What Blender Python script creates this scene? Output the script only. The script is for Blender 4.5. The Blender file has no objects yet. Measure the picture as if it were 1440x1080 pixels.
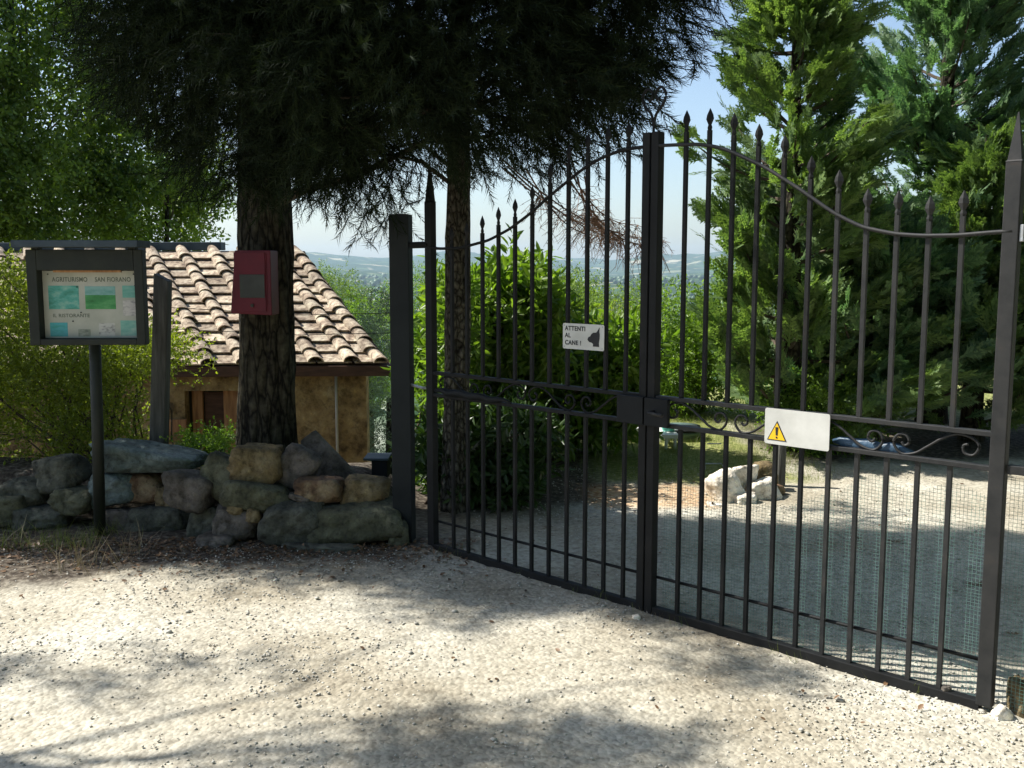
import bpy, math, random
import numpy as np
from mathutils import Vector, Matrix, noise as mnoise
random.seed(7); rng = np.random.default_rng(11)
scene = bpy.context.scene; COL = scene.collection
R_ = math.radians
# ------------------------------------------------------------------ camera, world, sun, exposure
FPX = 1400.0; PITCH = math.atan(163/FPX); CAMZ = 1.55
cd = bpy.data.cameras.new('camera'); cam = bpy.data.objects.new('camera', cd); COL.objects.link(cam)
cam.location = (0, 0, CAMZ); cam.rotation_euler = (math.pi/2-PITCH, 0, 0)
cd.sensor_width = 36; cd.lens = 36*FPX/1440; cd.clip_start = .05; cd.clip_end = 40000
scene.camera = cam
SUN_EL = R_(48); SH = Vector((-.965, .262, 0)).normalized()
SUN = Vector((SH.x*math.cos(SUN_EL), SH.y*math.cos(SUN_EL), math.sin(SUN_EL)))
w = bpy.data.worlds.new('World'); scene.world = w; w.use_nodes = True
nt = w.node_tree; bg = nt.nodes['Background']
sky = nt.nodes.new('ShaderNodeTexSky'); sky.sky_type = 'NISHITA'; sky.sun_disc = False
sky.sun_elevation = SUN_EL; sky.sun_rotation = math.atan2(SUN.x, SUN.y)
sky.air_density = 1.0; sky.dust_density = 1.5; sky.ozone_density = 1.5; sky.altitude = 200
nt.links.new(sky.outputs[0], bg.inputs[0]); bg.inputs[1].default_value = .1
sl = bpy.data.lights.new('sun', 'SUN'); so = bpy.data.objects.new('sun', sl); COL.objects.link(so)
sl.energy = 5.0; sl.angle = R_(.6); sl.color = (1, .96, .88); so.rotation_euler = SUN.to_track_quat('Z', 'Y').to_euler()
scene.view_settings.view_transform = 'Standard'; scene.view_settings.look = 'None'
scene.view_settings.gamma = 1; scene.view_settings.exposure = .92
scene.cycles.volume_bounces = 0; scene.cycles.max_bounces = 4; scene.cycles.diffuse_bounces = 3; scene.cycles.glossy_bounces = 2; scene.cycles.transmission_bounces = 3; scene.cycles.caustics_reflective = False; scene.cycles.caustics_refractive = False; scene.cycles.transparent_max_bounces = 8
# ------------------------------------------------------------------ helpers
c_, s_ = math.cos(PITCH), math.sin(PITCH)
def ray(px, py):
    a = (px-720)/FPX; b = (540-py)/FPX
    return Vector((a, c_+b*s_, -s_+b*c_))
def P(px, py, Y):
    d = ray(px, py); t = Y/d.y; return Vector((d.x*t, Y, CAMZ+d.z*t))
def G(px, py, z=0.):
    d = ray(px, py); t = (z-CAMZ)/d.z; return Vector((d.x*t, d.y*t, z))
def proj(p):
    x, y, z = p[..., 0], p[..., 1], p[..., 2]-CAMZ
    dep = y*c_-z*s_; up = y*s_+z*c_
    return 720+FPX*x/dep, 540-FPX*up/dep
def tag(o, label=None, cat=None, group=None, kind=None):
    if label: o['label'] = label
    if cat: o['category'] = cat
    if group: o['group'] = group
    if kind: o['kind'] = kind
    return o
def empty(name, loc, label, cat, group=None, rz=0):
    o = bpy.data.objects.new(name, None); COL.objects.link(o); o.location = loc; o.rotation_euler = (0, 0, rz)
    o.empty_display_size = .1
    return tag(o, label, cat, group)
def link(name, me, m, parent=None, world=True):
    o = bpy.data.objects.new(name, me); COL.objects.link(o)
    if m: me.materials.append(m)
    if parent:
        o.parent = parent
        if world: o.matrix_parent_inverse = MW(parent).inverted()
    return o
def MW(o):
    m = Matrix.LocRotScale(o.location, o.rotation_euler, o.scale)
    return (MW(o.parent) @ o.matrix_parent_inverse @ m) if o.parent else m
def mesh_np(name, V, F, smooth=False):
    me = bpy.data.meshes.new(name); V = np.ascontiguousarray(V, np.float32).reshape(-1, 3); F = np.ascontiguousarray(F, np.int32)
    k = F.shape[1]
    me.vertices.add(len(V)); me.vertices.foreach_set('co', V.ravel())
    me.loops.add(F.size); me.loops.foreach_set('vertex_index', F.ravel())
    me.polygons.add(len(F)); me.polygons.foreach_set('loop_start', np.arange(len(F), dtype=np.int32)*k)
    try: me.polygons.foreach_set('loop_total', np.full(len(F), k, np.int32))
    except Exception: pass
    me.update(calc_edges=True)
    if smooth: me.polygons.foreach_set('use_smooth', np.ones(len(F), bool))
    return me
class MB:
    def __init__(s): s.v = []; s.f = []
    def add(s, vs, fs):
        n = len(s.v); s.v += [tuple(v) for v in vs]; s.f += [tuple(i+n for i in f) for f in fs]; return s
    def box(s, lo, hi, M=None):
        x0, y0, z0 = lo; x1, y1, z1 = hi
        vs = [Vector(v) for v in ((x0,y0,z0),(x1,y0,z0),(x1,y1,z0),(x0,y1,z0),(x0,y0,z1),(x1,y0,z1),(x1,y1,z1),(x0,y1,z1))]
        if M: vs = [M @ v for v in vs]
        return s.add(vs, [(0,3,2,1),(4,5,6,7),(0,1,5,4),(1,2,6,5),(2,3,7,6),(3,0,4,7)])
    def tube(s, pts, rad, n=8, cap=True, jit=0, flat=1.):
        pts = [Vector(p) for p in pts]; vs = []; fs = []
        if not hasattr(rad, '__len__'): rad = [rad]*len(pts)
        ref = Vector((0, 0, 1))
        for i, p in enumerate(pts):
            d = (pts[min(i+1, len(pts)-1)]-pts[max(i-1, 0)]).normalized()
            a = d.cross(ref)
            if a.length < .1: a = d.cross(Vector((1, 0, 0)))
            a.normalize(); b = d.cross(a).normalized()
            for k in range(n):
                t = 2*math.pi*k/n; r = rad[i]*(1+jit*random.uniform(-1, 1))
                vs.append(p+a*math.cos(t)*r+b*math.sin(t)*r*flat)
        for i in range(len(pts)-1):
            for k in range(n):
                fs.append((i*n+k, i*n+(k+1) % n, (i+1)*n+(k+1) % n, (i+1)*n+k))
        if cap: fs += [tuple(range(n))[::-1], tuple(range((len(pts)-1)*n, len(pts)*n))]
        return s.add(vs, fs)
    def build(s, name, m, parent=None, smooth=False, bevel=0, world=True):
        me = bpy.data.meshes.new(name); me.from_pydata(s.v, [], s.f); me.update()
        if smooth: me.polygons.foreach_set('use_smooth', [True]*len(me.polygons))
        o = link(name, me, m, parent, world)
        if bevel:
            b = o.modifiers.new('b', 'BEVEL'); b.width = bevel; b.segments = 2; b.limit_method = 'ANGLE'
        return o
# vectorised value noise
def _h(ix, iy, iz):
    n = (ix*374761393+iy*668265263+iz*2147483647+iz*1274126177) & 0xffffffff
    n = ((n ^ (n >> 13))*1274126177) & 0xffffffff
    return ((n ^ (n >> 16)) & 0xffff)/65535.
def vnoise(x, y, z=0.):
    x, y, z = np.broadcast_arrays(np.asarray(x, float), np.asarray(y, float), np.asarray(z, float))
    ix, iy, iz = (np.floor(a).astype(np.int64) for a in (x, y, z)); fx, fy, fz = x-ix, y-iy, z-iz
    fx, fy, fz = (a*a*(3-2*a) for a in (fx, fy, fz)); r = 0
    for dx in (0, 1):
        for dy in (0, 1):
            for dz in (0, 1):
                r = r + _h(ix+dx, iy+dy, iz+dz)*(fx if dx else 1-fx)*(fy if dy else 1-fy)*(fz if dz else 1-fz)
    return r*2-1
def fbm(x, y, z=0., o=4):
    r = 0; a = 1; s = 0
    for i in range(o): r = r+a*vnoise(np.asarray(x)*2**i+17*i, np.asarray(y)*2**i-9*i, np.asarray(z)*2**i); s += a; a *= .5
    return r/s
def sst(a, b, x): t = np.clip((np.asarray(x, float)-a)/(b-a), 0, 1); return t*t*(3-2*t)
# ------------------------------------------------------------------ materials
def new_mat(name):
    m = bpy.data.materials.new(name); m.use_nodes = True; n = m.node_tree.nodes
    return m, n, m.node_tree.links, n['Principled BSDF']
def ramp(n, l, src, cols):
    r = n.new('ShaderNodeValToRGB'); e = r.color_ramp.elements
    while len(e) < len(cols): e.new(.5)
    for i, (p, c) in enumerate(cols): e[i].position = p; e[i].color = (*c, 1)
    l.new(src, r.inputs[0]); return r
def pm(name, cols, scale=6, rough=.8, bump=.0, bscale=None, stretch=(1, 1, 1), detail=8, metal=0, spec=.4, dist=.02, island=0, tex='noise', coat=0, speck=0):
    m, n, l, b = new_mat(name)
    tc = n.new('ShaderNodeTexCoord'); mp = n.new('ShaderNodeMapping'); mp.inputs['Scale'].default_value = stretch
    l.new(tc.outputs['Object'], mp.inputs[0])
    t = n.new('ShaderNodeTexNoise'); t.inputs['Scale'].default_value = scale; t.inputs['Detail'].default_value = detail; t.inputs['Roughness'].default_value = .62
    l.new(mp.outputs[0], t.inputs[0]); src = t.outputs[0]
    r = ramp(n, l, src, cols); out = r.outputs[0]
    if island:
        g = n.new('ShaderNodeNewGeometry'); hs = n.new('ShaderNodeHueSaturation'); mr = n.new('ShaderNodeMapRange')
        mr.inputs['To Min'].default_value = 1-island; mr.inputs['To Max'].default_value = 1+island
        l.new(g.outputs['Random Per Island'], mr.inputs[0]); l.new(mr.outputs[0], hs.inputs['Value']); l.new(out, hs.inputs['Color']); out = hs.outputs[0]
    if speck:
        t3 = n.new('ShaderNodeTexNoise'); t3.inputs['Scale'].default_value = speck; t3.inputs['Detail'].default_value = 10; t3.inputs['Roughness'].default_value = .75; l.new(tc.outputs['Object'], t3.inputs[0])
        r3 = ramp(n, l, t3.outputs[0], [(.36, (.35, .34, .32)), (.5, (1, 1, 1)), (.6, (1.15, 1.15, 1.1)), (.68, (1.9, 1.95, 1.7))]); mm = n.new('ShaderNodeMixRGB'); mm.blend_type = 'MULTIPLY'; mm.inputs[0].default_value = .85
        l.new(out, mm.inputs[1]); l.new(r3.outputs[0], mm.inputs[2]); out = mm.outputs[0]
    l.new(out, b.inputs['Base Color'])
    b.inputs['Roughness'].default_value = rough; b.inputs['Metallic'].default_value = metal; b.inputs['Specular IOR Level'].default_value = spec
    if bump:
        t2 = n.new('ShaderNodeTexNoise'); t2.inputs['Scale'].default_value = bscale or scale*3; t2.inputs['Detail'].default_value = 6
        l.new(mp.outputs[0], t2.inputs[0]); bp = n.new('ShaderNodeBump'); bp.inputs['Strength'].default_value = bump; bp.inputs['Distance'].default_value = dist
        l.new(t2.outputs[0], bp.inputs['Height']); l.new(bp.outputs[0], b.inputs['Normal'])
    return m
def leaf_mat(name, c1, c2, trans=.35, tcol=None, rough=.5, scale=1.2, spec=.35):
    m, n, l, b = new_mat(name)
    g = n.new('ShaderNodeNewGeometry'); tc = n.new('ShaderNodeTexCoord'); t = n.new('ShaderNodeTexNoise'); t.inputs['Scale'].default_value = scale; t.inputs['Detail'].default_value = 2
    l.new(tc.outputs['Object'], t.inputs[0])
    mx = n.new('ShaderNodeMath'); mx.operation = 'MULTIPLY_ADD'; mx.inputs[1].default_value = .55; l.new(g.outputs['Random Per Island'], mx.inputs[0])
    m2 = n.new('ShaderNodeMath'); m2.operation = 'MULTIPLY_ADD'; m2.inputs[1].default_value = .9; m2.inputs[2].default_value = -.2; l.new(t.outputs[0], m2.inputs[0]); l.new(m2.outputs[0], mx.inputs[2])
    r = ramp(n, l, mx.outputs[0], [(.05, c1), (.95, c2)])
    l.new(r.outputs[0], b.inputs['Base Color']); b.inputs['Roughness'].default_value = rough; b.inputs['Specular IOR Level'].default_value = spec
    if trans:
        tr = n.new('ShaderNodeBsdfTranslucent'); mi = n.new('ShaderNodeMixShader'); mi.inputs[0].default_value = trans
        h = n.new('ShaderNodeMixRGB'); h.blend_type = 'MULTIPLY'; h.inputs[0].default_value = 1; h.inputs[2].default_value = (*(tcol or (1.6, 1.9, .7)), 1)
        l.new(r.outputs[0], h.inputs[1]); l.new(h.outputs[0], tr.inputs[0])
        l.new(b.outputs[0], mi.inputs[1]); l.new(tr.outputs[0], mi.inputs[2]); l.new(mi.outputs[0], n['Material Output'].inputs[0])
    return m
M = {}
M['iron'] = pm('black_iron', [(.3, (.005, .0055, .006)), (.6, (.011, .0115, .012)), (.82, (.03, .02, .015))], 9, .65, .25, 60, spec=.22, dist=.002)
M['iron_lit'] = pm('sunlit_iron', [(.3, (.012, .013, .014)), (.6, (.026, .026, .026)), (.82, (.05, .036, .028))], 12, .55, .25, 60, spec=.3, dist=.002)  # black_iron made lighter: sunlight on the right leaf put into the colour
M['pillar'] = pm('pillar_steel', [(.3, (.007, .01, .012)), (.7, (.017, .021, .023))], 5, .65, .2, 40, spec=.25, dist=.002)
M['gravel'] = pm('gravel_stones', [(.3, (.38, .355, .3)), (.55, (.48, .455, .395)), (.75, (.56, .54, .49))], 3, .9, .2, 60, island=.22)
M['bark'] = pm('bark', [(.3, (.016, .014, .01)), (.55, (.05, .045, .032)), (.75, (.1, .09, .065))], 7, .95, .9, 30, stretch=(2.2, 2.2, .5), dist=.02)
M['bark2'] = pm('bark_pale', [(.3, (.03, .026, .02)), (.55, (.1, .09, .07)), (.75, (.24, .22, .18))], 9, .95, .9, 30, stretch=(1.6, 1.6, .7), dist=.02)
M['twig'] = pm('twig_bark', [(.3, (.05, .036, .026)), (.7, (.12, .09, .065))], 12, .9)
M['deadtwig'] = pm('dead_twig', [(.3, (.13, .075, .05)), (.7, (.26, .16, .11))], 12, .9)
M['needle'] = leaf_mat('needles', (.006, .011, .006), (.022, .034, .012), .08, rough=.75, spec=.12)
M['cyp'] = leaf_mat('cypress_foliage', (.022, .075, .035), (.24, .34, .115), .4, (1.5, 1.6, .6), .55, 1.6)
M['cypd'] = leaf_mat('cypress_foliage_deep', (.02, .08, .05), (.24, .35, .16), .4, (1.2, 1.5, .8), .55, 1.4)
M['leafl'] = leaf_mat('broad_leaves', (.03, .075, .02), (.22, .3, .06), .45, (1.7, 1.8, .6))
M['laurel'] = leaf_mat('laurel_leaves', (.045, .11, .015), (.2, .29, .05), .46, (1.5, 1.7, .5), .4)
M['laurel_shade'] = leaf_mat('laurel_leaves_shaded', (.02, .05, .012), (.05, .09, .02), .2, (1.5, 1.7, .5), .4)  # darker copy of laurel_leaves: shade on the low growth put into the colour
M['bush'] = leaf_mat('bush_leaves', (.08, .12, .02), (.27, .32, .05), .45, (1.6, 1.7, .5))
M['olive'] = leaf_mat('olive_leaves', (.1, .14, .08), (.22, .27, .17), .25, (1.1, 1.3, .8))
M['forest'] = leaf_mat('forest_crowns', (.02, .055, .02), (.07, .125, .035), 0, scale=.01)
M['grass'] = leaf_mat('grass_blades', (.06, .11, .02), (.25, .26, .08), .3)
M['dry'] = leaf_mat('dry_stalks', (.12, .1, .06), (.34, .29, .19), .2, (1.1, 1, .7))
M['litter'] = leaf_mat('fallen_leaves', (.05, .028, .014), (.22, .13, .07), .1, (1.1, 1, .7))
M['tile'] = pm('roof_tile', [(.25, (.08, .055, .04)), (.42, (.24, .18, .13)), (.56, (.37, .305, .23)), (.68, (.43, .385, .3)), (.8, (.2, .18, .13))], 9, .92, .5, 50, island=.28, dist=.006, speck=18)
M['wall'] = pm('shed_wall', [(.32, (.1, .065, .03)), (.45, (.27, .18, .08)), (.58, (.38, .27, .13)), (.7, (.47, .37, .21))], 5, .95, .8, 18, dist=.03, speck=9)
M['wood'] = pm('weathered_wood', [(.3, (.03, .03, .026)), (.55, (.085, .085, .075)), (.75, (.15, .15, .135))], 5, .85, .5, 12, stretch=(6, 6, .6), dist=.008)
M['wood_warm'] = pm('warm_wood', [(.3, (.2, .09, .04)), (.55, (.42, .22, .1)), (.75, (.55, .33, .17))], 5, .8, .4, 12, stretch=(6, 6, .6), dist=.006)
M['wood_dark'] = pm('dark_wood', [(.3, (.05, .025, .015)), (.7, (.13, .065, .04))], 5, .8, .4, 12, stretch=(1, 6, 6), dist=.006)
M['wood_green'] = pm('mossy_wood', [(.3, (.035, .035, .018)), (.7, (.085, .08, .035))], 5, .8, .4, 12, stretch=(6, 6, .6), dist=.006)
M['frame'] = pm('board_frame_paint', [(.3, (.007, .01, .007)), (.7, (.018, .022, .014))], 8, .6, .3, 40, dist=.003)
M['slate'] = pm('blue_grey_board', [(.3, (.03, .045, .06)), (.7, (.065, .09, .11))], 7, .7, .3, 30, dist=.004)
M['red'] = pm('red_paint', [(.3, (.07, .0015, .009)), (.7, (.12, .003, .014))], 6, .6, .15, 40, dist=.002)
M['plate'] = pm('dark_plate', [(.3, (.02, .022, .018)), (.7, (.04, .043, .036))], 10, .5)
M['white'] = pm('white_enamel', [(.25, (.42, .42, .39)), (.6, (.6, .6, .57))], 5, .4, .05, 30, dist=.002)
M['black'] = pm('black_ink', [(.3, (.01, .01, .012)), (.7, (.022, .022, .026))], 10, .6)
M['yellow'] = pm('warning_yellow', [(.3, (.75, .42, .01)), (.7, (.88, .55, .02))], 10, .45)
M['paper'] = pm('poster_paper', [(.3, (.36, .37, .31)), (.7, (.5, .5, .43))], 7, .5)
M['galv'] = pm('galvanised_metal', [(.3, (.28, .29, .3)), (.7, (.5, .51, .52))], 12, .45, .1, 60, metal=.5)
M['mesh'] = pm('mesh_wire', [(.3, (.05, .13, .11)), (.7, (.13, .24, .21))], 12, .5, metal=0)
M['blue'] = pm('blue_plastic', [(.3, (.02, .05, .09)), (.7, (.05, .1, .16))], 9, .45, .3, 30)
M['tank'] = pm('green_grey_plastic', [(.3, (.07, .11, .1)), (.7, (.13, .19, .17))], 6, .5, .1, 20)
M['teal'] = pm('teal_plastic', [(.3, (.08, .38, .32)), (.7, (.16, .55, .45))], 6, .5)
M['plastic'] = pm('white_plastic', [(.3, (.6, .62, .6)), (.7, (.78, .79, .77))], 6, .45)
M['blackplastic'] = pm('black_plastic', [(.3, (.006, .007, .008)), (.7, (.014, .016, .018))], 6, .65, spec=.2)
M['tint'] = pm('pipe_paint', [(.3, (.4, .38, .33)), (.7, (.58, .55, .5))], 6, .5)
def bark_mat(name, a, b_, c, sc=(15, 15, 4)):
    m, n, l, b = new_mat(name); tc = n.new('ShaderNodeTexCoord'); mp = n.new('ShaderNodeMapping'); mp.inputs['Scale'].default_value = sc; l.new(tc.outputs['Object'], mp.inputs[0])
    wn = n.new('ShaderNodeTexNoise'); wn.inputs['Scale'].default_value = 1.1; wn.inputs['Detail'].default_value = 5; l.new(mp.outputs[0], wn.inputs[0])
    ad = n.new('ShaderNodeMixRGB'); ad.blend_type = 'ADD'; ad.inputs[0].default_value = .9; l.new(mp.outputs[0], ad.inputs[1]); l.new(wn.outputs['Color'], ad.inputs[2])
    v = n.new('ShaderNodeTexVoronoi'); v.feature = 'DISTANCE_TO_EDGE'; v.inputs['Scale'].default_value = 1.0; l.new(ad.outputs[0], v.inputs[0])
    r = ramp(n, l, v.outputs['Distance'], [(.0, a), (.12, b_), (.5, c)])
    f = n.new('ShaderNodeTexNoise'); f.inputs['Scale'].default_value = 26; f.inputs['Detail'].default_value = 8; l.new(tc.outputs['Object'], f.inputs[0]); r2 = ramp(n, l, f.outputs[0], [(.3, (.45, .45, .45)), (.7, (1.5, 1.5, 1.45))])
    mm = n.new('ShaderNodeMixRGB'); mm.blend_type = 'MULTIPLY'; mm.inputs[0].default_value = 1; l.new(r.outputs[0], mm.inputs[1]); l.new(r2.outputs[0], mm.inputs[2]); l.new(mm.outputs[0], b.inputs['Base Color'])
    b.inputs['Roughness'].default_value = .95; b.inputs['Specular IOR Level'].default_value = .15
    h = n.new('ShaderNodeMath'); h.operation = 'MULTIPLY_ADD'; h.inputs[1].default_value = .35; l.new(f.outputs[0], h.inputs[0]); l.new(v.outputs['Distance'], h.inputs[2])
    bp = n.new('ShaderNodeBump'); bp.inputs['Strength'].default_value = 1; bp.inputs['Distance'].default_value = .035; l.new(h.outputs[0], bp.inputs['Height']); l.new(bp.outputs[0], b.inputs['Normal']); return m
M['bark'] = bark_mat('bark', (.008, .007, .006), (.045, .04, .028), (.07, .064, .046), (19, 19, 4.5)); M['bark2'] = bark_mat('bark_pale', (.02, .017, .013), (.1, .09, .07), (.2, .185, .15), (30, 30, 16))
def stone_mat(name, a, b, c): return pm(name, [(.28, a), (.5, tuple(v*1.2 for v in b)), (.72, tuple(v*1.3 for v in c))], 5, .93, 1., 26, dist=.02, speck=24)
M['s_tan'] = stone_mat('stone_tan', (.05, .036, .016), (.13, .095, .045), (.21, .17, .1))
M['s_grey'] = stone_mat('stone_grey', (.022, .023, .018), (.058, .06, .046), (.12, .12, .095))
M['s_green'] = stone_mat('stone_green', (.024, .025, .014), (.065, .066, .04), (.12, .12, .08))
M['s_blue'] = stone_mat('stone_blue', (.045, .058, .056), (.1, .13, .125), (.19, .225, .215))
M['s_red'] = stone_mat('stone_rust', (.045, .026, .016), (.11, .065, .035), (.25, .2, .12))
M['s_pink'] = stone_mat('stone_pink', (.032, .028, .022), (.075, .066, .055), (.15, .13, .115))
M['s_white'] = stone_mat('stone_white', (.4, .33, .24), (.6, .55, .47), (.7, .68, .62))
def ground_mat():
    m, n, l, b = new_mat('ground_gravel')
    tc = n.new('ShaderNodeTexCoord')
    def nz(s, d=6): t = n.new('ShaderNodeTexNoise'); t.inputs['Scale'].default_value = s; t.inputs['Detail'].default_value = d; l.new(tc.outputs['Object'], t.inputs[0]); return t
    v = n.new('ShaderNodeTexVoronoi'); v.inputs['Scale'].default_value = 55; l.new(tc.outputs['Object'], v.inputs[0])
    big = nz(.9, 8); fine = nz(28, 8)
    g1 = ramp(n, l, big.outputs[0], [(.34, (.27, .235, .175)), (.45, (.39, .36, .29)), (.56, (.46, .435, .365)), (.68, (.53, .515, .45))])
    g2 = ramp(n, l, fine.outputs[0], [(.3, (.55, .53, .5)), (.5, (.95, .94, .92)), (.7, (1.15, 1.15, 1.15))])
    mu = n.new('ShaderNodeMixRGB'); mu.blend_type = 'MULTIPLY'; mu.inputs[0].default_value = .8; l.new(g1.outputs[0], mu.inputs[1]); l.new(g2.outputs[0], mu.inputs[2])
    vr = ramp(n, l, v.outputs['Color'], [(0, (.7, .68, .66)), (1, (1.15, 1.14, 1.12))])
    mu2 = n.new('ShaderNodeMixRGB'); mu2.blend_type = 'MULTIPLY'; mu2.inputs[0].default_value = .7; l.new(mu.outputs[0], mu2.inputs[1]); l.new(vr.outputs[0], mu2.inputs[2])
    soil = ramp(n, l, fine.outputs[0], [(.3, (.03, .022, .016)), (.5, (.075, .06, .045)), (.68, (.19, .165, .13))])
    gr = ramp(n, l, fine.outputs[0], [(.3, (.09, .11, .03)), (.5, (.2, .22, .07)), (.7, (.36, .34, .15))])
    orange = ramp(n, l, fine.outputs[0], [(.3, (.3, .13, .05)), (.5, (.5, .3, .14)), (.7, (.6, .48, .3))])
    at = n.new('ShaderNodeAttribute'); at.attribute_name = 'mask'; sp = n.new('ShaderNodeSeparateColor'); l.new(at.outputs['Color'], sp.inputs[0])
    cur = mu2.outputs[0]
    for i, cc in enumerate((soil, gr, orange)):
        x = n.new('ShaderNodeMixRGB'); l.new(sp.outputs[i], x.inputs[0]); l.new(cur, x.inputs[1]); l.new(cc.outputs[0], x.inputs[2]); cur = x.outputs[0]
    l.new(cur, b.inputs['Base Color']); b.inputs['Roughness'].default_value = .95; b.inputs['Specular IOR Level'].default_value = .2
    ad = n.new('ShaderNodeMath'); ad.operation = 'SUBTRACT'; l.new(fine.outputs[0], ad.inputs[0]); l.new(v.outputs['Distance'], ad.inputs[1])
    bp = n.new('ShaderNodeBump'); bp.inputs['Strength'].default_value = .6; bp.inputs['Distance'].default_value = .008; l.new(ad.outputs[0], bp.inputs['Height']); l.new(bp.outputs[0], b.inputs['Normal'])
    return m
def hills_mat():
    m, n, l, b = new_mat('hills_fields')
    tc = n.new('ShaderNodeTexCoord')
    v = n.new('ShaderNodeTexVoronoi'); v.inputs['Scale'].default_value = .0045; l.new(tc.outputs['Object'], v.inputs[0])
    t = n.new('ShaderNodeTexNoise'); t.inputs['Scale'].default_value = .006; t.inputs['Detail'].default_value = 8; l.new(tc.outputs['Object'], t.inputs[0])
    sp = n.new('ShaderNodeSeparateColor'); l.new(v.outputs['Color'], sp.inputs[0])
    fld = ramp(n, l, sp.outputs[0], [(0, (.04, .08, .03)), (.55, (.08, .12, .04)), (.66, (.3, .27, .17)), (.8, (.36, .32, .21)), (1, (.12, .16, .07))])
    wd = ramp(n, l, t.outputs[0], [(.3, (.015, .035, .015)), (.7, (.04, .07, .025))])
    mk = ramp(n, l, t.outputs[0], [(.4, (1, 1, 1)), (.46, (0, 0, 0))])
    x = n.new('ShaderNodeMixRGB'); l.new(mk.outputs[0], x.inputs[0]); l.new(wd.outputs[0], x.inputs[1]); l.new(fld.outputs[0], x.inputs[2])
    l.new(x.outputs[0], b.inputs['Base Color']); b.inputs['Roughness'].default_value = 1; b.inputs['Specular IOR Level'].default_value = 0
    return m
# ------------------------------------------------------------------ terrain
def H(x, y):
    x = np.asarray(x, float); y = np.asarray(y, float)
    bs = .42*(1-sst(-2.05, -1.75, x)); bank = .26*sst(5.65, 5.95, y-bs)*(1-sst(6.5, 7.1, y-bs*.5))*(1-sst(-.95, -.6, x))
    edge = 6.8+np.maximum(0, x+.8)*1.9
    far = sst(9, 30, y)
    edge = edge*(1-far)+9*far
    edge = np.where(x < -2.2, edge+.5*sst(-2.2, -3.2, -x)*0, edge)
    D = np.maximum(0, y-edge)
    z = np.interp(D, [0, 1.5, 3, 6, 10, 30, 100, 300, 800, 1500, 2500, 4000, 6000, 8000, 9500], [0, -.6, -1.0, -1.35, -3, -9, -17, -40, -77, -86, -58, -34, 0, 85, 40])
    amp = np.interp(D, [0, 5, 100, 800, 3000, 8000], [0, .05, 1.5, 10, 34, 170])
    z = z+amp*fbm(x*.0009+3.4, y*.0007, 0, 6)+np.minimum(amp, 3)*fbm(x*.02, y*.02, 5, 3)
    z = z+(.012*fbm(x*2.2, y*2.2, 1, 4)+.05*fbm(x*.35, y*.35, 2, 2)*sst(1.5, 4, abs(x)))*(1-sst(15, 25, y))
    return z+bank
def Hs(x, y): return float(H(x, y))
xs = np.concatenate([np.linspace(-16, -4.6, 40), np.arange(-4.5, 5.2, .045), np.linspace(5.3, 18, 40)])
ys = np.concatenate([np.linspace(-14, 1.9, 30), np.arange(2., 9.6, .045), np.linspace(9.7, 26, 70)])
X, Y = np.meshgrid(xs, ys); Z = H(X, Y)
micro = sst(2, 2.4, Y)*(1-sst(8.5, 9.5, Y))*(1-sst(4, 5, abs(X)))
Z = Z+micro*(.004*vnoise(X*16, Y*16, 3)+.003*vnoise(X*33, Y*33, 8))
def grid_faces(ny, nx):
    a = (np.arange(ny-1)[:, None]*nx+np.arange(nx-1)[None]).ravel()
    return np.stack([a, a+1, a+nx+1, a+nx], 1)
me = mesh_np('ground', np.stack([X, Y, Z], -1), grid_faces(*X.shape), True)
nzz = fbm(X*1.7, Y*1.7, 4, 4)
soil = sst(-.1, .25, (Y-(5.05+.12*(X+.8)*(X < -.8))+.45*nzz))*(1-sst(-.75, -.1, X+.3*nzz))
soil = np.maximum(soil, sst(-.05, .3, Y-6.1-.2*(X+.45)+.3*nzz)*(1-sst(.55, .8, X)))
soil = np.maximum(soil, .55*sst(.35, .75, nzz)*(1-sst(4.9, 5.2, Y))*0)
soil = np.maximum(soil, sst(7.4, 7.9, Y-.15*X+.4*nzz)*sst(2.1, 2.5, X+.4*nzz))
grass = sst(6.9, 7.15, Y+.5*nzz)*sst(.5, .8, X)*(1-sst(1.9, 2.3, X+.5*nzz))
grass = np.maximum(grass, sst(9, 11, Y)); orange = sst(6.25, 6.4, Y)*(1-sst(6.8, 7.05, Y+.4*nzz))*sst(.45, .6, X)*(1-sst(1.25, 1.45, X))
orange = np.maximum(orange*.6, 0)
att = me.color_attributes.new('mask', 'FLOAT_COLOR', 'POINT')
att.data.foreach_set('color', np.stack([soil, grass, orange, np.ones_like(soil)], -1).astype(np.float32).ravel())
tag(link('ground', me, ground_mat()), kind='structure')
# far terrain (polar)
rr = 20*(9700/20)**np.linspace(0, 1, 150); th = np.linspace(-1.35, 1.35, 260)
T, RR = np.meshgrid(th, rr); X = RR*np.sin(T); Y = RR*np.cos(T); Zt = H(X, Y)-.35*(1-sst(26, 45, RR))
tag(link('hills', mesh_np('hills', np.stack([X, Y, Zt], -1), grid_faces(*X.shape), True), hills_mat()), kind='structure')
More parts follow.
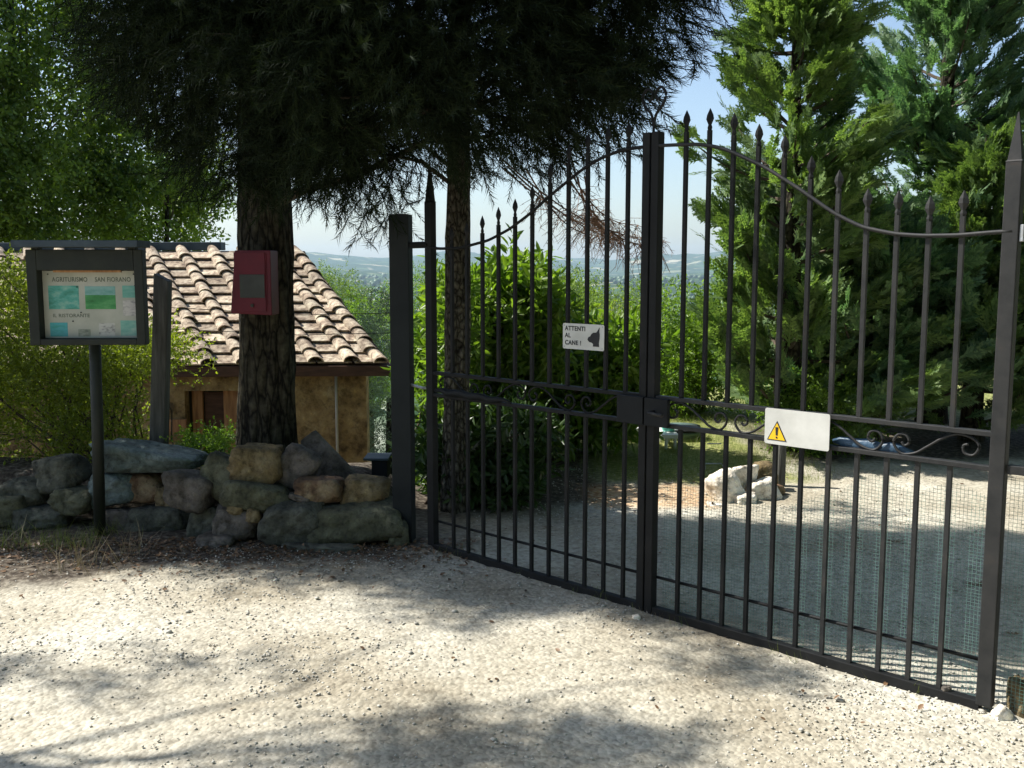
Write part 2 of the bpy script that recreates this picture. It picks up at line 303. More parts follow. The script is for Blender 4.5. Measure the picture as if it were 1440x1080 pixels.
# ------------------------------------------------------------------ scatter tools
def rot(dirs, roll):
    d = dirs/np.linalg.norm(dirs, axis=1, keepdims=True)
    up = np.tile([0, 0, 1.], (len(d), 1)); up[np.abs(d[:, 2]) > .97] = [1, 0, 0]
    a = np.cross(d, up); a /= np.linalg.norm(a, axis=1, keepdims=True); b = np.cross(a, d)
    c, s = np.cos(roll)[:, None], np.sin(roll)[:, None]
    return np.stack([a*c+b*s, d, b*c-a*s], -1)         # columns side, dir, normal
def scatter(tv, tf, pos, dirs, scale, roll):
    Rm = rot(dirs, roll)*np.asarray(scale).reshape(-1, 1, 1)
    V = np.einsum('mij,nj->mni', Rm, tv)+pos[:, None, :]
    F = tf[None]+(np.arange(len(pos))*len(tv))[:, None, None]
    return V.reshape(-1, 3), F.reshape(-1, tf.shape[1])
def scat_obj(name, tv, tf, pos, dirs, scale, roll, m, parent=None):
    V, F = scatter(tv, tf, pos, dirs, scale, roll)
    return link(name, mesh_np(name, V, F), m, parent)
def runit(n):
    v = rng.normal(size=(n, 3)); return v/np.linalg.norm(v, axis=1, keepdims=True)
def T_needle(n=34, L=.3, w=.012):
    v = []
    for i in range(n):
        y = .05+.95*i/n; a = rng.uniform(0, 6.28); l = L*rng.uniform(.7, 1.1)*(1-.3*y)
        o = np.array([math.cos(a), 0, math.sin(a)]); tip = np.array([0, y, 0])+o*l*.8+np.array([0, l*.75, 0]); side = np.array([-o[2], 0, o[0]])*w
        v += [np.array([0, y, 0])-side, np.array([0, y, 0])+side, tip]
    v += [np.array([-.012, 0, 0]), np.array([.012, 0, 0]), np.array([0, 1, 0])]
    v = np.array(v); return v, np.arange(len(v)).reshape(-1, 3)
def T_cyp(pairs=7):
    v = []
    def tri(p, d, l, w):
        d = np.array(d)/np.linalg.norm(d); n = np.array([d[1], -d[0], 0]); p = np.array(p)
        v.extend([p-n*w, p+n*w, p+d*l])
    tri((0, 0, 0), (0, 1, 0), 1.0, .03)
    for i in range(pairs):
        y = .12+.78*i/pairs
        for s in (-1, 1):
            l = .42*(1-.65*y)*rng.uniform(.8, 1.15); dz = rng.uniform(-.25, .25); d = (s*.75, 1, dz)
            tri((0, y, 0), d, l, .034)
            dd = np.array(d)/np.linalg.norm(d)
            for f in (.3, .6):
                q = np.array([0, y, 0])+dd*l*f
                tri(q, (s*.1, 1, dz), l*.45, .03); tri(q, (s*1.2, .35, dz), l*.38, .028)
    v = np.array(v); v[:, 2] -= .18*v[:, 1]**2
    return v, np.arange(len(v)).reshape(-1, 3)
def T_leaves(n=7, L=.3, w=.1, droop=.0, spread=1.):
    v = []; f = []
    for i in range(n):
        y = .12+.88*i/max(1, n-1); a = rng.uniform(0, 6.28)
        d = np.array([math.cos(a)*spread, .7+rng.uniform(-.2, .3), math.sin(a)*spread-droop]); d /= np.linalg.norm(d)
        s = np.cross(d, runit(1)[0]); s /= np.linalg.norm(s); nn = np.cross(s, d); l = L*rng.uniform(.75, 1.15); p = np.array([0, y, 0]); k = len(v)
        v += [p, p+d*l*.35+s*w*l/.3*.9+nn*.02, p+d*l*.7+s*w*l/.3*.75, p+d*l-nn*l*.12, p+d*l*.7-s*w*l/.3*.75, p+d*l*.35-s*w*l/.3*.9+nn*.02]
        f += [(k, k+1, k+2, k+3), (k, k+3, k+4, k+5)]
    return np.array(v), np.array(f)
NEED = T_needle(); CYP = T_cyp(); TWIG = T_leaves(8, .26, .075); LAUR = T_leaves(10, .5, .052, .12); SMALL = T_leaves(9, .22, .07)
def blob(n, c, r, shell=.0):
    """n points in ellipsoid"""
    u = runit(n)*(shell+(1-shell)*rng.uniform(0, 1, (n, 1))**(1/3)); return np.array(c)+u*np.array(r)
def clumps(cs, per, rad, dirf, scale, tmpl, jitter=.6):
    """cs (k,3) clump centres -> pos, dirs, scale, roll for scatter"""
    k = len(cs); off = runit(k*per)*rng.uniform(.15, 1, (k*per, 1))**.6*np.repeat(rad if np.ndim(rad) else np.full(k, rad), per)[:, None]
    pos = np.repeat(cs, per, 0)+off
    d = dirf(pos, off)+jitter*runit(len(pos))
    return pos, d, rng.uniform(scale[0], scale[1], len(pos)), rng.uniform(0, 6.28, len(pos))
def trunk_mesh(base, top, r0, r1, ridge=.02, flare=.3, n=72, seg=90, lean=None, ridges=10):
    t = np.linspace(0, 1, seg)[:, None]; a = np.linspace(0, 2*math.pi, n, endpoint=False)[None]
    base, top = np.array(base), np.array(top); c = base+(top-base)*t; Ln = np.linalg.norm(top-base); z = t*Ln
    r = r0+(r1-r0)*t+flare*r0*np.exp(-z/.25)
    ca, sa = np.cos(a), np.sin(a)
    wob = .035*fbm(z*.8+ca, sa, 3)+0*a
    nz_ = np.abs(fbm(ca*ridges*.35+z*.3, sa*ridges*.35, z*1.1, 3)); nz2 = fbm(ca*ridges, sa*ridges, z*9, 2)
    r = r+wob*r0*2-ridge*(1-np.minimum(1, nz_*4))+ridge*.35*nz2
    V = np.stack([c[:, :1]+r*ca, c[:, 1:2]+r*sa, c[:, 2:3]+0*a], -1).reshape(-1, 3)
    i = (np.arange(seg-1)[:, None]*n+np.arange(n)[None]).ravel(); j = (np.arange(seg-1)[:, None]*n+(np.arange(n)[None]+1) % n).ravel()
    return mesh_np('trunk', V, np.stack([i, j, j+n, i+n], 1), True)
def limb(mb, a, b, r0, r1, sag=.0, n=7, seg=7):
    a, b = Vector(a), Vector(b); pts = []; rad = []
    for i in range(seg):
        t = i/(seg-1); p = a.lerp(b, t); p.z += sag*math.sin(math.pi*t); k = (b-a).length*.03*math.sin(math.pi*t)
        pts.append(p+Vector((random.uniform(-k, k), random.uniform(-k, k), random.uniform(-k, k)))); rad.append(r0+(r1-r0)*t)
    mb.tube(pts, rad, n)
# ------------------------------------------------------------------ the two big conifers
BX = [-400, 40, 80, 120, 160, 200, 250, 300, 330, 420, 450, 500, 550, 600, 640, 680, 720, 780, 830, 860, 900, 942, 962, 985, 1000, 1015, 1050, 2000]
BY = [-90, -90, -30, 20, 100, 165, 230, 255, 240, 265, 285, 275, 265, 250, 250, 240, 228, 212, 200, 182, 165, 120, 75, 35, -10, -60, -300, -300]
def conifer(name, base, r0, top, label, zlo, zhi, rad, ncl, side_ok, per=46, pale=False, centre=None):
    root = empty(name, base, label, 'tree')
    link('trunk', trunk_mesh((base[0], base[1], base[2]-.15), top, r0, r0*.35, .022 if r0 > .15 else .014, .35), M['bark2' if pale else 'bark'], root)
    cs = []
    while len(cs) < ncl:
        a = random.uniform(0, 6.28); z = random.uniform(zlo, zhi); t = (z-zlo)/(zhi-zlo)
        rmax = rad*(1-.75*max(0, t-.25)/.75); r = rmax*math.sqrt(random.uniform(.02, 1))
        f = z/top[2]; x = base[0]+(top[0]-base[0])*f+r*math.cos(a); y = base[1]+r*math.sin(a)
        if not side_ok(x, y, z): continue
        px, py = proj(np.array([x, y, z-.02]))
        lim = np.interp(px, BX, BY)+random.gauss(0, 14)
        if py > lim-22*5.5/y*1.4: continue
        cs.append((x, y, z))
    cs = np.array(cs)
    out = lambda p, o: np.stack([(p[:, 0]-base[0])*.35, (p[:, 1]-base[1])*.3, np.full(len(p), -.75)], 1)
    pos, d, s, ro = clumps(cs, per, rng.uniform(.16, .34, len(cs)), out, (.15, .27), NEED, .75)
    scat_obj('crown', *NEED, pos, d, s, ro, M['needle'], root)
    mb = MB()
    for c in cs[::5]:
        zb = max(1.9, c[2]-random.uniform(-.25, .5)); f = zb/top[2]
        st = Vector((base[0]+(top[0]-base[0])*f, base[1], zb)); limb(mb, st, c, r0*.16, .006, .08, 6)
    mb.build('branch', M['twig'], root, True)
    return root
front = lambda x, y: 5.14-.265*(x+2.72)
def ok1(x, y, z): return y > front(x, y)+.15 and y < 6.05+.27*(.7-x) and y > 4.7
T1 = (P(378, 700, 6.35).x, 6.35, .2)
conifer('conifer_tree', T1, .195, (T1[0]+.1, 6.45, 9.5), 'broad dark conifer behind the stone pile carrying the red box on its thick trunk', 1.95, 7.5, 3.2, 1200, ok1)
# exposed reddish limb of the first tree
T2 = (P(640, 700, 6.3).x, 6.3, 0)
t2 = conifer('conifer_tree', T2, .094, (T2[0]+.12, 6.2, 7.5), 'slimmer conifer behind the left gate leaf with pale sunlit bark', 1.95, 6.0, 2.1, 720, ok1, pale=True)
# dead brown twigs hanging below the second crown
mb = MB()
for k in range(9):
    a = P(random.uniform(700, 830), random.uniform(215, 250), random.uniform(6.0, 6.9)); b = P(random.uniform(820, 945), random.uniform(300, 350), a.y+random.uniform(-.2, .3))
    pts = [a.lerp(b, t)+Vector((0, 0, -.12*math.sin(math.pi*t))) for t in np.linspace(0, 1, 9)]
    mb.tube(pts, [.006-.004*i/8 for i in range(9)], 4)
    for p in pts[2:]:
        for q in range(5):
            e = p+Vector((random.uniform(-.16, .18), random.uniform(-.1, .1), random.uniform(-.2, .03))); mb.tube([p, p.lerp(e, .5)+Vector((0, 0, .015)), e], [.0028, .002, .0012], 3)
            for s2 in range(3):
                g = p.lerp(e, random.uniform(.3, 1)); mb.tube([g, g+Vector((random.uniform(-.05, .05), random.uniform(-.04, .04), random.uniform(-.07, .01)))], [.0016, .0009], 3)
mb.build('dead_branch', M['deadtwig'], t2)
# shade trees standing just left of the view: their shadows fall on the gravel
def side_tree(name, base, label, cs, height, r=.14, mat='leafl', scale=(.16, .26), per=34, rad=.3, cat='tree', tm=None):
    root = empty(name, base, label, cat)
    link('trunk', trunk_mesh(base, (base[0]+.1, base[1], height), r, r*.3, .012, n=32, seg=40), M['bark'], root)
    cs = np.array(cs); pos, d, s, ro = clumps(cs, per, rad, lambda p, o: o*1.0+np.array([0, 0, -.1]), scale, TWIG, .8)
    scat_obj('crown', *(tm or TWIG), pos, d, s, ro, M[mat], root)
    mb = MB()
    for c in cs[::7]:
        zb = min(height*.95, max(height*.3, c[2]-random.uniform(.2, .8))); limb(mb, (base[0]+.1*zb/height, base[1], zb), c, r*.14, .004, .15, 6)
    mb.build('branch', M['twig'], root, True)
    return root
cs = []
def shade(px, py, n, sp, h0=3.9, h1=5.4):
    for i in range(n):
        g = G(px+random.gauss(0, sp), py+random.gauss(0, sp*.28)); h = random.uniform(h0, h1); k = h/math.tan(SUN_EL)
        cs.append((g.x+SH.x*k, g.y+SH.y*k, h))
for b_ in [(560, 1045, 3, 30), (660, 1030, 4, 40), (760, 1035, 4, 40), (850, 1030, 3, 30), (950, 1050, 3, 30), (620, 1085, 5, 60), (780, 1090, 5, 60), (420, 1075, 2, 30), (235, 922, 1, 8), (160, 968, 2, 14), (0, 945, 2, 10), (1050, 940, 2, 25), (1120, 965, 2, 30), (1000, 915, 2, 25), (570, 850, 2, 20), (660, 875, 2, 20), (360, 935, 1, 8)]: shade(*b_)
side_tree('shade_tree', (-5.2, 3.9, 0), 'leafy tree rising just outside the left edge of the view, shading the gravel', cs, 6.5, per=30, rad=.17, scale=(.1, .18))
cs = [(x, y, z) for x, y, z in zip(rng.uniform(-6.6, -3.6, 400), rng.uniform(5.7, 8.2, 400), rng.uniform(2.2, 6.5, 400)) if y > front(x, y)+.3][:330]
cs = [c for c in cs if c[1] < front(c[0], 0)+1.1 and  proj(np.array(c))[0] < 60-(c[2] < 3.4)*160]
side_tree('shade_tree', (-5.6, 7.2, -.3), 'leafy tree at the far left beside the bush, left of the notice board', cs, 6.5, per=36, rad=.36)
for i, (X0, Y0, lab) in enumerate([(-2.6, -5.5, 'added leafy tree behind the viewpoint, left of the road, blocking sky light'), (1.2, -4.2, 'added leafy tree directly behind the viewpoint, blocking sky light'), (4.6, -2.4, 'added leafy tree behind the viewpoint on the right side, blocking sky light'), (5.6, 1.8, 'added leafy tree right of the viewpoint, outside the picture, blocking sky light'), (6.4, 5.2, 'added leafy tree just outside the right edge of the picture, blocking sky light over the drive')]):
    cs = blob(130, (X0, Y0, 4.4), (2.2, 2.2, 3.0), .4); side_tree('shade_tree', (X0, Y0, 0), lab, cs, 7.5, .16, 'leafl', (.32, .5), 34, .75)  # unseen trees added to block sky light and deepen the shade
# ------------------------------------------------------------------ leafy trees beyond the shed (left)
def leafy(name, X0, Y0, label, zt, rx, ncl, mat='leafl', lo=1.2, tr=.12):
    zb = Hs(X0, Y0); root = empty(name, (X0, Y0, zb), label, 'tree', 'leafy trees beyond the shed')
    link('trunk', trunk_mesh((X0, Y0, zb-.2), (X0+.3, Y0, zt*.9), tr, tr*.3, .01, n=24, seg=40), M['bark'], root)
    cc = blob(ncl, (X0, Y0, (lo+zt)/2), (rx, rx, (zt-lo)/2), .35); mb = MB()
    pos, d, s, ro = clumps(cc, 48, rng.uniform(.3, .62, len(cc)), lambda p, o: o+np.array([0, 0, -.25]), (.26, .46), TWIG, .8)
    scat_obj('crown', *TWIG, pos, d, s, ro, M[mat], root)
    for c in cc[::8]:
        z0 = zb+(c[2]-zb)*random.uniform(.45, .8); limb(mb, (X0+.15, Y0, z0), c, tr*.22, .006, .2, 5)
    mb.build('branch', M['twig'], root, True)
leafy('leafy_tree', -9.6, 15.2, 'leafy tree with sunlit yellow green top at the upper left corner', 9.0, 2.1, 220, lo=.9)
leafy('leafy_tree', -8.5, 17.0, 'leafy tree with dark slim trunk behind the notice board', 8.5, 2.0, 200, lo=.8)
leafy('leafy_tree', -6.6, 18.6, 'lower leafy tree seen just left of the thick trunk over the roof ridge', 4.6, 1.3, 60, lo=1.5, tr=.09)
# ------------------------------------------------------------------ laurel shrub behind the gate
def shrub(name, base, label, cc, mat, tm, per, rad, sc, nstem=8, cat='shrub', down=-.1, group=None, stem_r=.012):
    root = empty(name, base, label, cat, group)
    cc = np.array(cc); pos, d, s, ro = clumps(cc, per, rad, lambda p, o: o*2.2+np.array([0, 0, down]), sc, tm, .8)
    keep = pos[:, 2] > H(pos[:, 0], pos[:, 1])+.02; scat_obj('foliage', *tm, pos[keep], d[keep], s[keep], ro[keep], M[mat], root)
    mb = MB()
    for i in range(nstem):
        c = cc[random.randrange(len(cc))]; bx, by = base[0]+random.gauss(0, .2), base[1]+random.gauss(0, .12); limb(mb, (bx, by, Hs(bx, by)-.05), c, stem_r, .004, .1, 5)
    mb.build('stem', M['twig'], root, True)
    return root
cc = [c for c in blob(560, (.02, 8.1, .72), (1.02, .6, 1.1)) if c[2] > .22 and c[2] < 1.34+.14*math.sin(c[0]*5+c[1])-.22*(c[0] > .45) and fbm(c[0]*2.2, c[1]*2.2, c[2]*2.2, 2) > -.12]
cc = [c for c in cc if c[0] > -.6]
shrub('laurel_shrub', (.0, 8.1, -.2), 'large laurel shrub of long leaves behind the left gate leaf, sunlit on top', cc, 'laurel', LAUR, 15, .17, (.15, .25), 22)
cc = [P(px, py, y) for px, py, y in zip(rng.uniform(632, 650, 70), rng.uniform(410, 720, 70), rng.uniform(7.0, 8.0, 70))]
shrub('laurel_shrub', (-.75, 7.7, -.1), 'narrow laurel shrub between the black pillar and the slimmer conifer', cc, 'laurel', LAUR, 16, .15, (.12, .2), 6)
cc = [P(px, py, y) for px, py, y in zip(rng.uniform(600, 760, 80), rng.uniform(590, 725, 80), rng.uniform(6.3, 6.9, 80))]
shrub('laurel_shrub', (-.2, 6.6, -.1), 'low laurel growth with leaf colour darkened for shade at the foot of the slimmer conifer, behind the left gate leaf', cc, 'laurel_shade', LAUR, 12, .12, (.12, .2), 8)
# left bush in front of the shed
cc = []
while len(cc) < 330:
    px = random.uniform(-160, 300); y = random.uniform(6.5, 7.5)
    top = np.interp(px, [-200, 60, 110, 200, 240, 290, 310], [330, 365, 440, 440, 455, 490, 560])+22
    py = random.uniform(top, 690)
    if px > 200 and random.random() < .5 or px > 205 and py > 515 or px > 120 and py > 560 and random.random() < .6: continue
    cc.append(P(px, py, y))
shrub('climbing_bush', (-2.9, 7.0, .0), 'yellow green small leaved bush behind the notice board, in front of the roof', cc, 'bush', SMALL, 30, .15, (.09, .16), 40, 'bush', .1, stem_r=.008)
# ------------------------------------------------------------------ cypress hedge trees (right)
def cypress_meshes(h, R, npl, per=34):
    pos = []; dr = []; mb = MB(); sc = []
    for i in range(npl):
        z = .12+(h-.5)*random.random()**.85; a = random.uniform(0, 6.28); r = R*(1-z/h)**1.0*random.uniform(.7, 1.25)+.1
        up = random.uniform(.3, .9); o = Vector((math.cos(a), math.sin(a), up)); o += Vector((.16, -.05, 0)); o.normalize()
        L = r*1.15; st = Vector((0, 0, z)); L *= random.uniform(.8, 1.3); pts = [st+o*L*t+Vector((0, 0, -.14*L*math.sin(2.6*t))) for t in np.linspace(0, 1, 6)]
        mb.tube(pts, [.016*(1-k/6)+.003 for k in range(6)], 5)
        for k in range(per):
            t = .22+.78*random.random()**.75; q = st+o*L*t+Vector((0, 0, -.14*L*math.sin(2.6*t))); wd = .125*(1.05-t)+.03
            q += Vector((random.gauss(0, wd), random.gauss(0, wd), random.gauss(0, wd*.7))); pos.append(q)
            dr.append(o*1.25+Vector((random.gauss(0, .26), random.gauss(0, .26), random.gauss(.1, .26)))); sc.append(random.uniform(.2, .42)*(.5+.5*(1-z/h)))
    pos = np.array(pos); V, F = scatter(*CYP, pos, np.array(dr), np.array(sc), rng.uniform(0, 6.28, len(pos)))
    return mesh_np('crown', V, F), mb
def cypress(X0, Y0, label, h, R, npl, mat, share=None, rz=0, lean=0, per=34):
    zb = Hs(X0, Y0); root = empty('cypress_tree', (X0, Y0, zb), label, 'tree', 'cypress trees behind the right gate leaf', rz)
    if share: cm, bm, tm = share
    else:
        cm, mb = cypress_meshes(h, R, npl, per); cm.materials.append(M[mat])
        me = bpy.data.meshes.new('branch'); me.from_pydata(mb.v, [], mb.f); me.materials.append(M['twig']); bm = me
        tm = trunk_mesh((0, 0, -.1), (0, 0, h*.93), .07+.012*h, .012, .008, n=24, seg=40); tm.materials.append(M['bark'])
    for nme, d in (('crown', cm), ('branch', bm), ('trunk', tm)):
        o = bpy.data.objects.new(nme, d); COL.objects.link(o); o.parent = root
    return cm, bm, tm
ca = cypress(2.36, 8.5, 'cypress with olive brown sprays left of the hedge row, right of the gate centre', 4.9, .9, 110, 'cyp')
cb = cypress(4.3, 10.1, 'tall wide cypress with deep green top, behind the right end of the gate', 6.0, 1.4, 165, 'cypd')
cypress(6.2, 10.1, 'dark cypress at the right edge of the picture', 5.6, 1.2, 1, 'cypd', cb, 2.2)
cypress(3.3, 10.7, 'lower cypress in the gap between the two taller ones', 3.2, .95, 90, 'cyp')
cypress(4.25, 9.1, 'short bright cypress in front of the tall wide one', 3.0, .75, 100, 'cyp', per=30)
cypress(5.2, 8.9, 'short cypress behind the right gate post', 2.3, .8, 90, 'cyp', per=30)
cypress(3.25, 9.0, 'low dense cypress behind the warning sign', 2.3, .95, 110, 'cypd', per=32)
# light bushes behind the garden
cc = blob(90, (1.95, 10.6, .62), (.75, .5, .75)); shrub('garden_bush', (1.95, 10.6, Hs(1.95, 10.6)), 'light green bush behind the grey tank in the garden', cc, 'laurel', SMALL, 34, .2, (.14, .24), 8, 'bush')
cc = blob(60, (1.15, 11.6, .3), (.6, .4, .9)); shrub('garden_bush', (1.15, 11.6, Hs(1.15, 11.6)), 'bright bush right of the laurel shrub, under the dog sign', cc, 'bush', SMALL, 30, .2, (.14, .24), 8, 'bush')
cc = blob(90, (2.55, 8.35, .3), (.45, .3, .35)); shrub('garden_bush', (2.55, 8.35, 0), 'low green bush behind the white rock heap', cc, 'laurel', SMALL, 26, .13, (.1, .18), 8, 'bush')
# slope trees between shed and valley
def slope_tree(px, py, Y, w, h, label, mat, per=30):
    c = P(px, py, Y); zb = Hs(c.x, Y); root = empty('hillside_tree', (c.x, Y, zb), label, 'tree', 'trees on the slope below the shed')
    link('trunk', trunk_mesh((c.x, Y, zb-.3), (c.x, Y, c.z), .12, .05, .01, n=14, seg=12), M['bark'], root)
    cc = blob(90, tuple(c), (w, w, h), .3); pos, d, s, ro = clumps(cc, per, w*.28, lambda p, o: o, (w*.12, w*.2), TWIG, .8)
    scat_obj('crown', *TWIG, pos, d, s, ro, M[mat], root)
slope_tree(520, 490, 24, 1.25, 1.2, 'bright green round tree below the roof edge, left of the black pillar', 'laurel')
slope_tree(500, 545, 17, .8, 1.3, 'silvery olive tree just right of the roof corner', 'olive')
slope_tree(548, 560, 15, .75, 1.6, 'silvery olive tree beside the black pillar', 'olive')
slope_tree(455, 430, 60, 2.6, 2.2, 'dark round tree on the slope past the roof verge', 'leafl')
slope_tree(905, 520, 17, .9, 1.2, 'olive tree seen through the gate beside the centre post', 'olive')
slope_tree(880, 470, 30, 1.6, 1.3, 'dark green tree seen through the gate under the skyline', 'leafl')
slope_tree(760, 450, 34, 2.2, 1.6, 'round green tree seen above the laurel shrub', 'leafl')
slope_tree(600, 440, 45, 2.2, 2.0, 'round green tree seen between the black pillar and gate', 'laurel')
# forest on the valley sides
def ico(sub):
    import bmesh
    bm = bmesh.new(); bmesh.ops.create_icosphere(bm, subdivisions=sub, radius=1); v = np.array([p.co[:] for p in bm.verts]); f = np.array([[q.index for q in p.verts] for p in bm.faces]); bm.free(); return v, f
IV, IF = ico(2)
n = 6500; ang = rng.uniform(-.42, .32, n); r = 45*(4200/45)**(rng.uniform(0, 1, n)**.72); x = r*np.sin(ang); y = r*np.cos(ang)
wood = fbm(x*.004+9, y*.004, 0, 3)+np.interp(r, [45, 300, 1600, 2200, 4200], [.5, .6, .6, .3, .05]); k = wood > 0; x, y, r = x[k], y[k], r[k]
sz = rng.uniform(2.6, 5.5, len(x))*np.interp(r, [40, 200, 1500, 4000], [.6, 1, 1.35, 2.4]); VV = []; FF = []
for i in range(0, len(x)):
    d = 1+.28*vnoise(IV[:, 0]*2+i, IV[:, 1]*2, IV[:, 2]*2)+rng.uniform(-.08, .08, len(IV))
    VV.append(IV*d[:, None]*[sz[i], sz[i], sz[i]*rng.uniform(.8, 1.2)]+[x[i], y[i], 0]); FF.append(IF+i*len(IV))
zz = H(x, y)+sz*.5
for i in range(len(VV)): VV[i][:, 2] += zz[i]
tag(link('forest', mesh_np('forest', np.concatenate(VV), np.concatenate(FF)), M['forest']), 'hazy green woodland covering the valley sides', 'forest', kind='stuff')
# ------------------------------------------------------------------ shed
shed = empty('garden_shed', (-3.2, 11, -1.2), 'low stone shed with a terracotta tiled roof behind the thick trunk', 'shed')
E1 = P(546, 513, 10.0); E0 = P(-260, 520, 9.75); R1 = P(426, 356, 12.0); up = R1-E1; Lr = up.length; ex = (E0-E1); W = ex.length; ex.normalize(); uy = up.normalized(); nn = uy.cross(ex); nn = nn if nn.z > 0 else -nn
ncr = 12; cl = Lr/ncr; V = MB(); sp = .355
def RP(a, b, h): return E1+ex*a+uy*b+nn*h
a = 0; cols = []
for k in range(int(W/sp)+1):
    for j in range(ncr):
        a0 = k*sp+.012+random.uniform(-.008, .008); a1 = (k+1)*sp-.012+random.uniform(-.008, .008); b0 = j*cl-.02+random.uniform(-.018, .018); b1 = (j+1)*cl+.05
        h0 = .055+random.uniform(-.006, .006); h1 = .012
        q = [RP(a0, b0, h0), RP(a1, b0, h0), RP(a1, b1, h1), RP(a0, b1, h1)]; q2 = [p-nn*.022 for p in q]
        V.add(q+q2, [(0,1,2,3),(7,6,5,4),(0,4,5,1),(1,5,6,2),(2,6,7,3),(3,7,4,0)])
for k in range(0, int(W/sp)+1):
    for j in range(ncr):
        ac = (k+.0)*sp+random.uniform(-.014, .014)+(.09 if k == 0 else 0); b0 = j*cl-.03+random.uniform(-.02, .02); b1 = b0+cl+.1; r0 = .088+random.uniform(-.005, .005); r1 = .066
        sk = random.uniform(-.012, .012); vs = []; ns = 11
        for b, r, hh in ((b0, r0, .052), (b1, r1, .03)):
            for off in (0, -.014):
                for i in range(ns):
                    t = math.pi*i/(ns-1); vs.append(RP(ac+(sk if b == b0 else 0)+(r+off)*math.cos(t)*.95, b, hh+(r+off)*math.sin(t)*.95))
        fs = []
        for i in range(ns-1):
            fs += [(i, i+1, 2*ns+i+1, 2*ns+i), (ns+i+1, ns+i, 3*ns+i, 3*ns+i+1), (i+1, i, ns+i, ns+i+1)]
        V.add(vs, fs)
roof = V.build('roof', M['tile'], shed)
mb = MB(); mb.add([RP(-.03, 0, -.012), RP(W+.3, 0, -.012), RP(W+.3, Lr, -.012), RP(-.03, Lr, -.012), RP(-.03, 0, -.06), RP(W+.3, 0, -.06), RP(W+.3, Lr, -.06), RP(-.03, Lr, -.06)], [(0,1,2,3),(7,6,5,4),(0,4,5,1),(1,5,6,2),(2,6,7,3),(3,7,4,0)]); mb.build('roof_deck', M['wood_dark'], shed)
# back slope and ridge board
Rn = RP(0, Lr, 0); back = Vector((up.x*-.1, abs(up.y), -abs(up.z)*.9)); mb = MB(); q = [RP(-.03, Lr+.02, .02), RP(W+.3, Lr+.02, .02), RP(W+.3, Lr+.02, .02)+back, RP(-.03, Lr+.02, .02)+back]; mb.add(q+[p-Vector((0, 0, .05)) for p in q], [(0,1,2,3),(7,6,5,4),(0,4,5,1),(1,5,6,2),(2,6,7,3),(3,7,4,0)]); mb.build('back_slope', M['tile'], shed)
mb = MB()
o = RP(.95, Lr+.05, .05)
mb.add([o+ex*a_+Vector((0, d, z)) for a_ in (0, W) for d, z in ((0, -.02), (0, .075), (.2, .075), (.2, -.02))], [(0,1,2,3),(7,6,5,4),(0,4,5,1),(1,5,6,2),(2,6,7,3),(3,7,4,0)]); mb.build('ridge_board', M['slate'], shed, bevel=.006)
# fascia and walls
fd = Vector((ex.y, -ex.x, 0)); fd = fd.normalized(); fd = fd if fd.y < 0 else -fd
exh = Vector((ex.x, ex.y, 0)).normalized(); mb = MB()
def bx3(mb, o, a0, a1, d0, d1, z0, z1): mb.add([o+exh*a_+fd*d+Vector((0, 0, z)) for z in (z0, z1) for a_, d in ((a0, d0), (a1, d0), (a1, d1), (a0, d1))], [(0,3,2,1),(4,5,6,7),(0,1,5,4),(1,2,6,5),(2,3,7,6),(3,0,4,7)])
bx3(mb, E1, -.02, W, .005, .045, -.11, -.005); mb.build('fascia', M['wood_dark'], shed, bevel=.005)
def wx(px): # distance along the eave of a pixel column
    d = ray(px, 560); n2 = fd; t = (E1-Vector((0, 0, CAMZ))).dot(n2)/d.dot(n2); return (Vector((0, 0, CAMZ))+d*t-E1).dot(exh)
zf = -1.6-E1.z; dl, dr_ = wx(338), wx(256)
mb = MB(); wa = wx(514)
zt_ = P(300, 549, 10.05).z-E1.z
bx3(mb, E1, wa, dl, -.35, -.09, zf, -.115); bx3(mb, E1, dr_, W, -.35, -.09, zf, -.115); bx3(mb, E1, dl, dr_, -.35, -.09, zt_, -.115)
# right side wall, running back under the verge
bk = Vector((up.x, up.y, 0)); e2 = E1+exh*wa
mb.add([e2+fd*-.35+Vector((0, 0, zf)), e2+fd*-.35+exh*.25+Vector((0, 0, zf)), e2+bk*.95+exh*.25+Vector((0, 0, zf)), e2+bk*.95+Vector((0, 0, zf)), e2+fd*-.35+Vector((0, 0, -.1)), e2+fd*-.35+exh*.25+Vector((0, 0, -.1)), e2+bk*.95+exh*.25+Vector((0, 0, up.z*.9)), e2+bk*.95+Vector((0, 0, up.z*.9))], [(0,3,2,1),(4,5,6,7),(0,1,5,4),(1,2,6,5),(2,3,7,6),(3,0,4,7)])
mb.build('wall', M['wall'], shed)
door = MB(); bx3(door, E1, dl, dr_, -.30, -.26, zf, zt_); door = door.build('door', M['wood_green'], shed)
for a0, a1 in ((262, 277), (307, 329)):
    mb = MB(); bx3(mb, E1, wx(a1), wx(a0), -.25, -.2, zf, zt_-.01); mb.build('door_board', M['wood_warm'], door, bevel=.004)
mb = MB(); bx3(mb, E1, wx(306), wx(279), -.255, -.235, zf, zt_-.03); mb.build('door_board', M['wood_dark'], door)
mb = MB(); bx3(mb, E1, wx(258), wx(225), -.085, -.04, P(240, 606, 10).z-E1.z, P(240, 589, 10).z-E1.z); mb.build('plank', M['wood_warm'], shed)
mb = MB(); a_ = wx(472); mb.tube([E1+exh*a_+fd*-.05+Vector((0, 0, z)) for z in (-.12, -.6, zf+.3)], .014, 8); mb.build('pipe', M['tint'], shed, True)
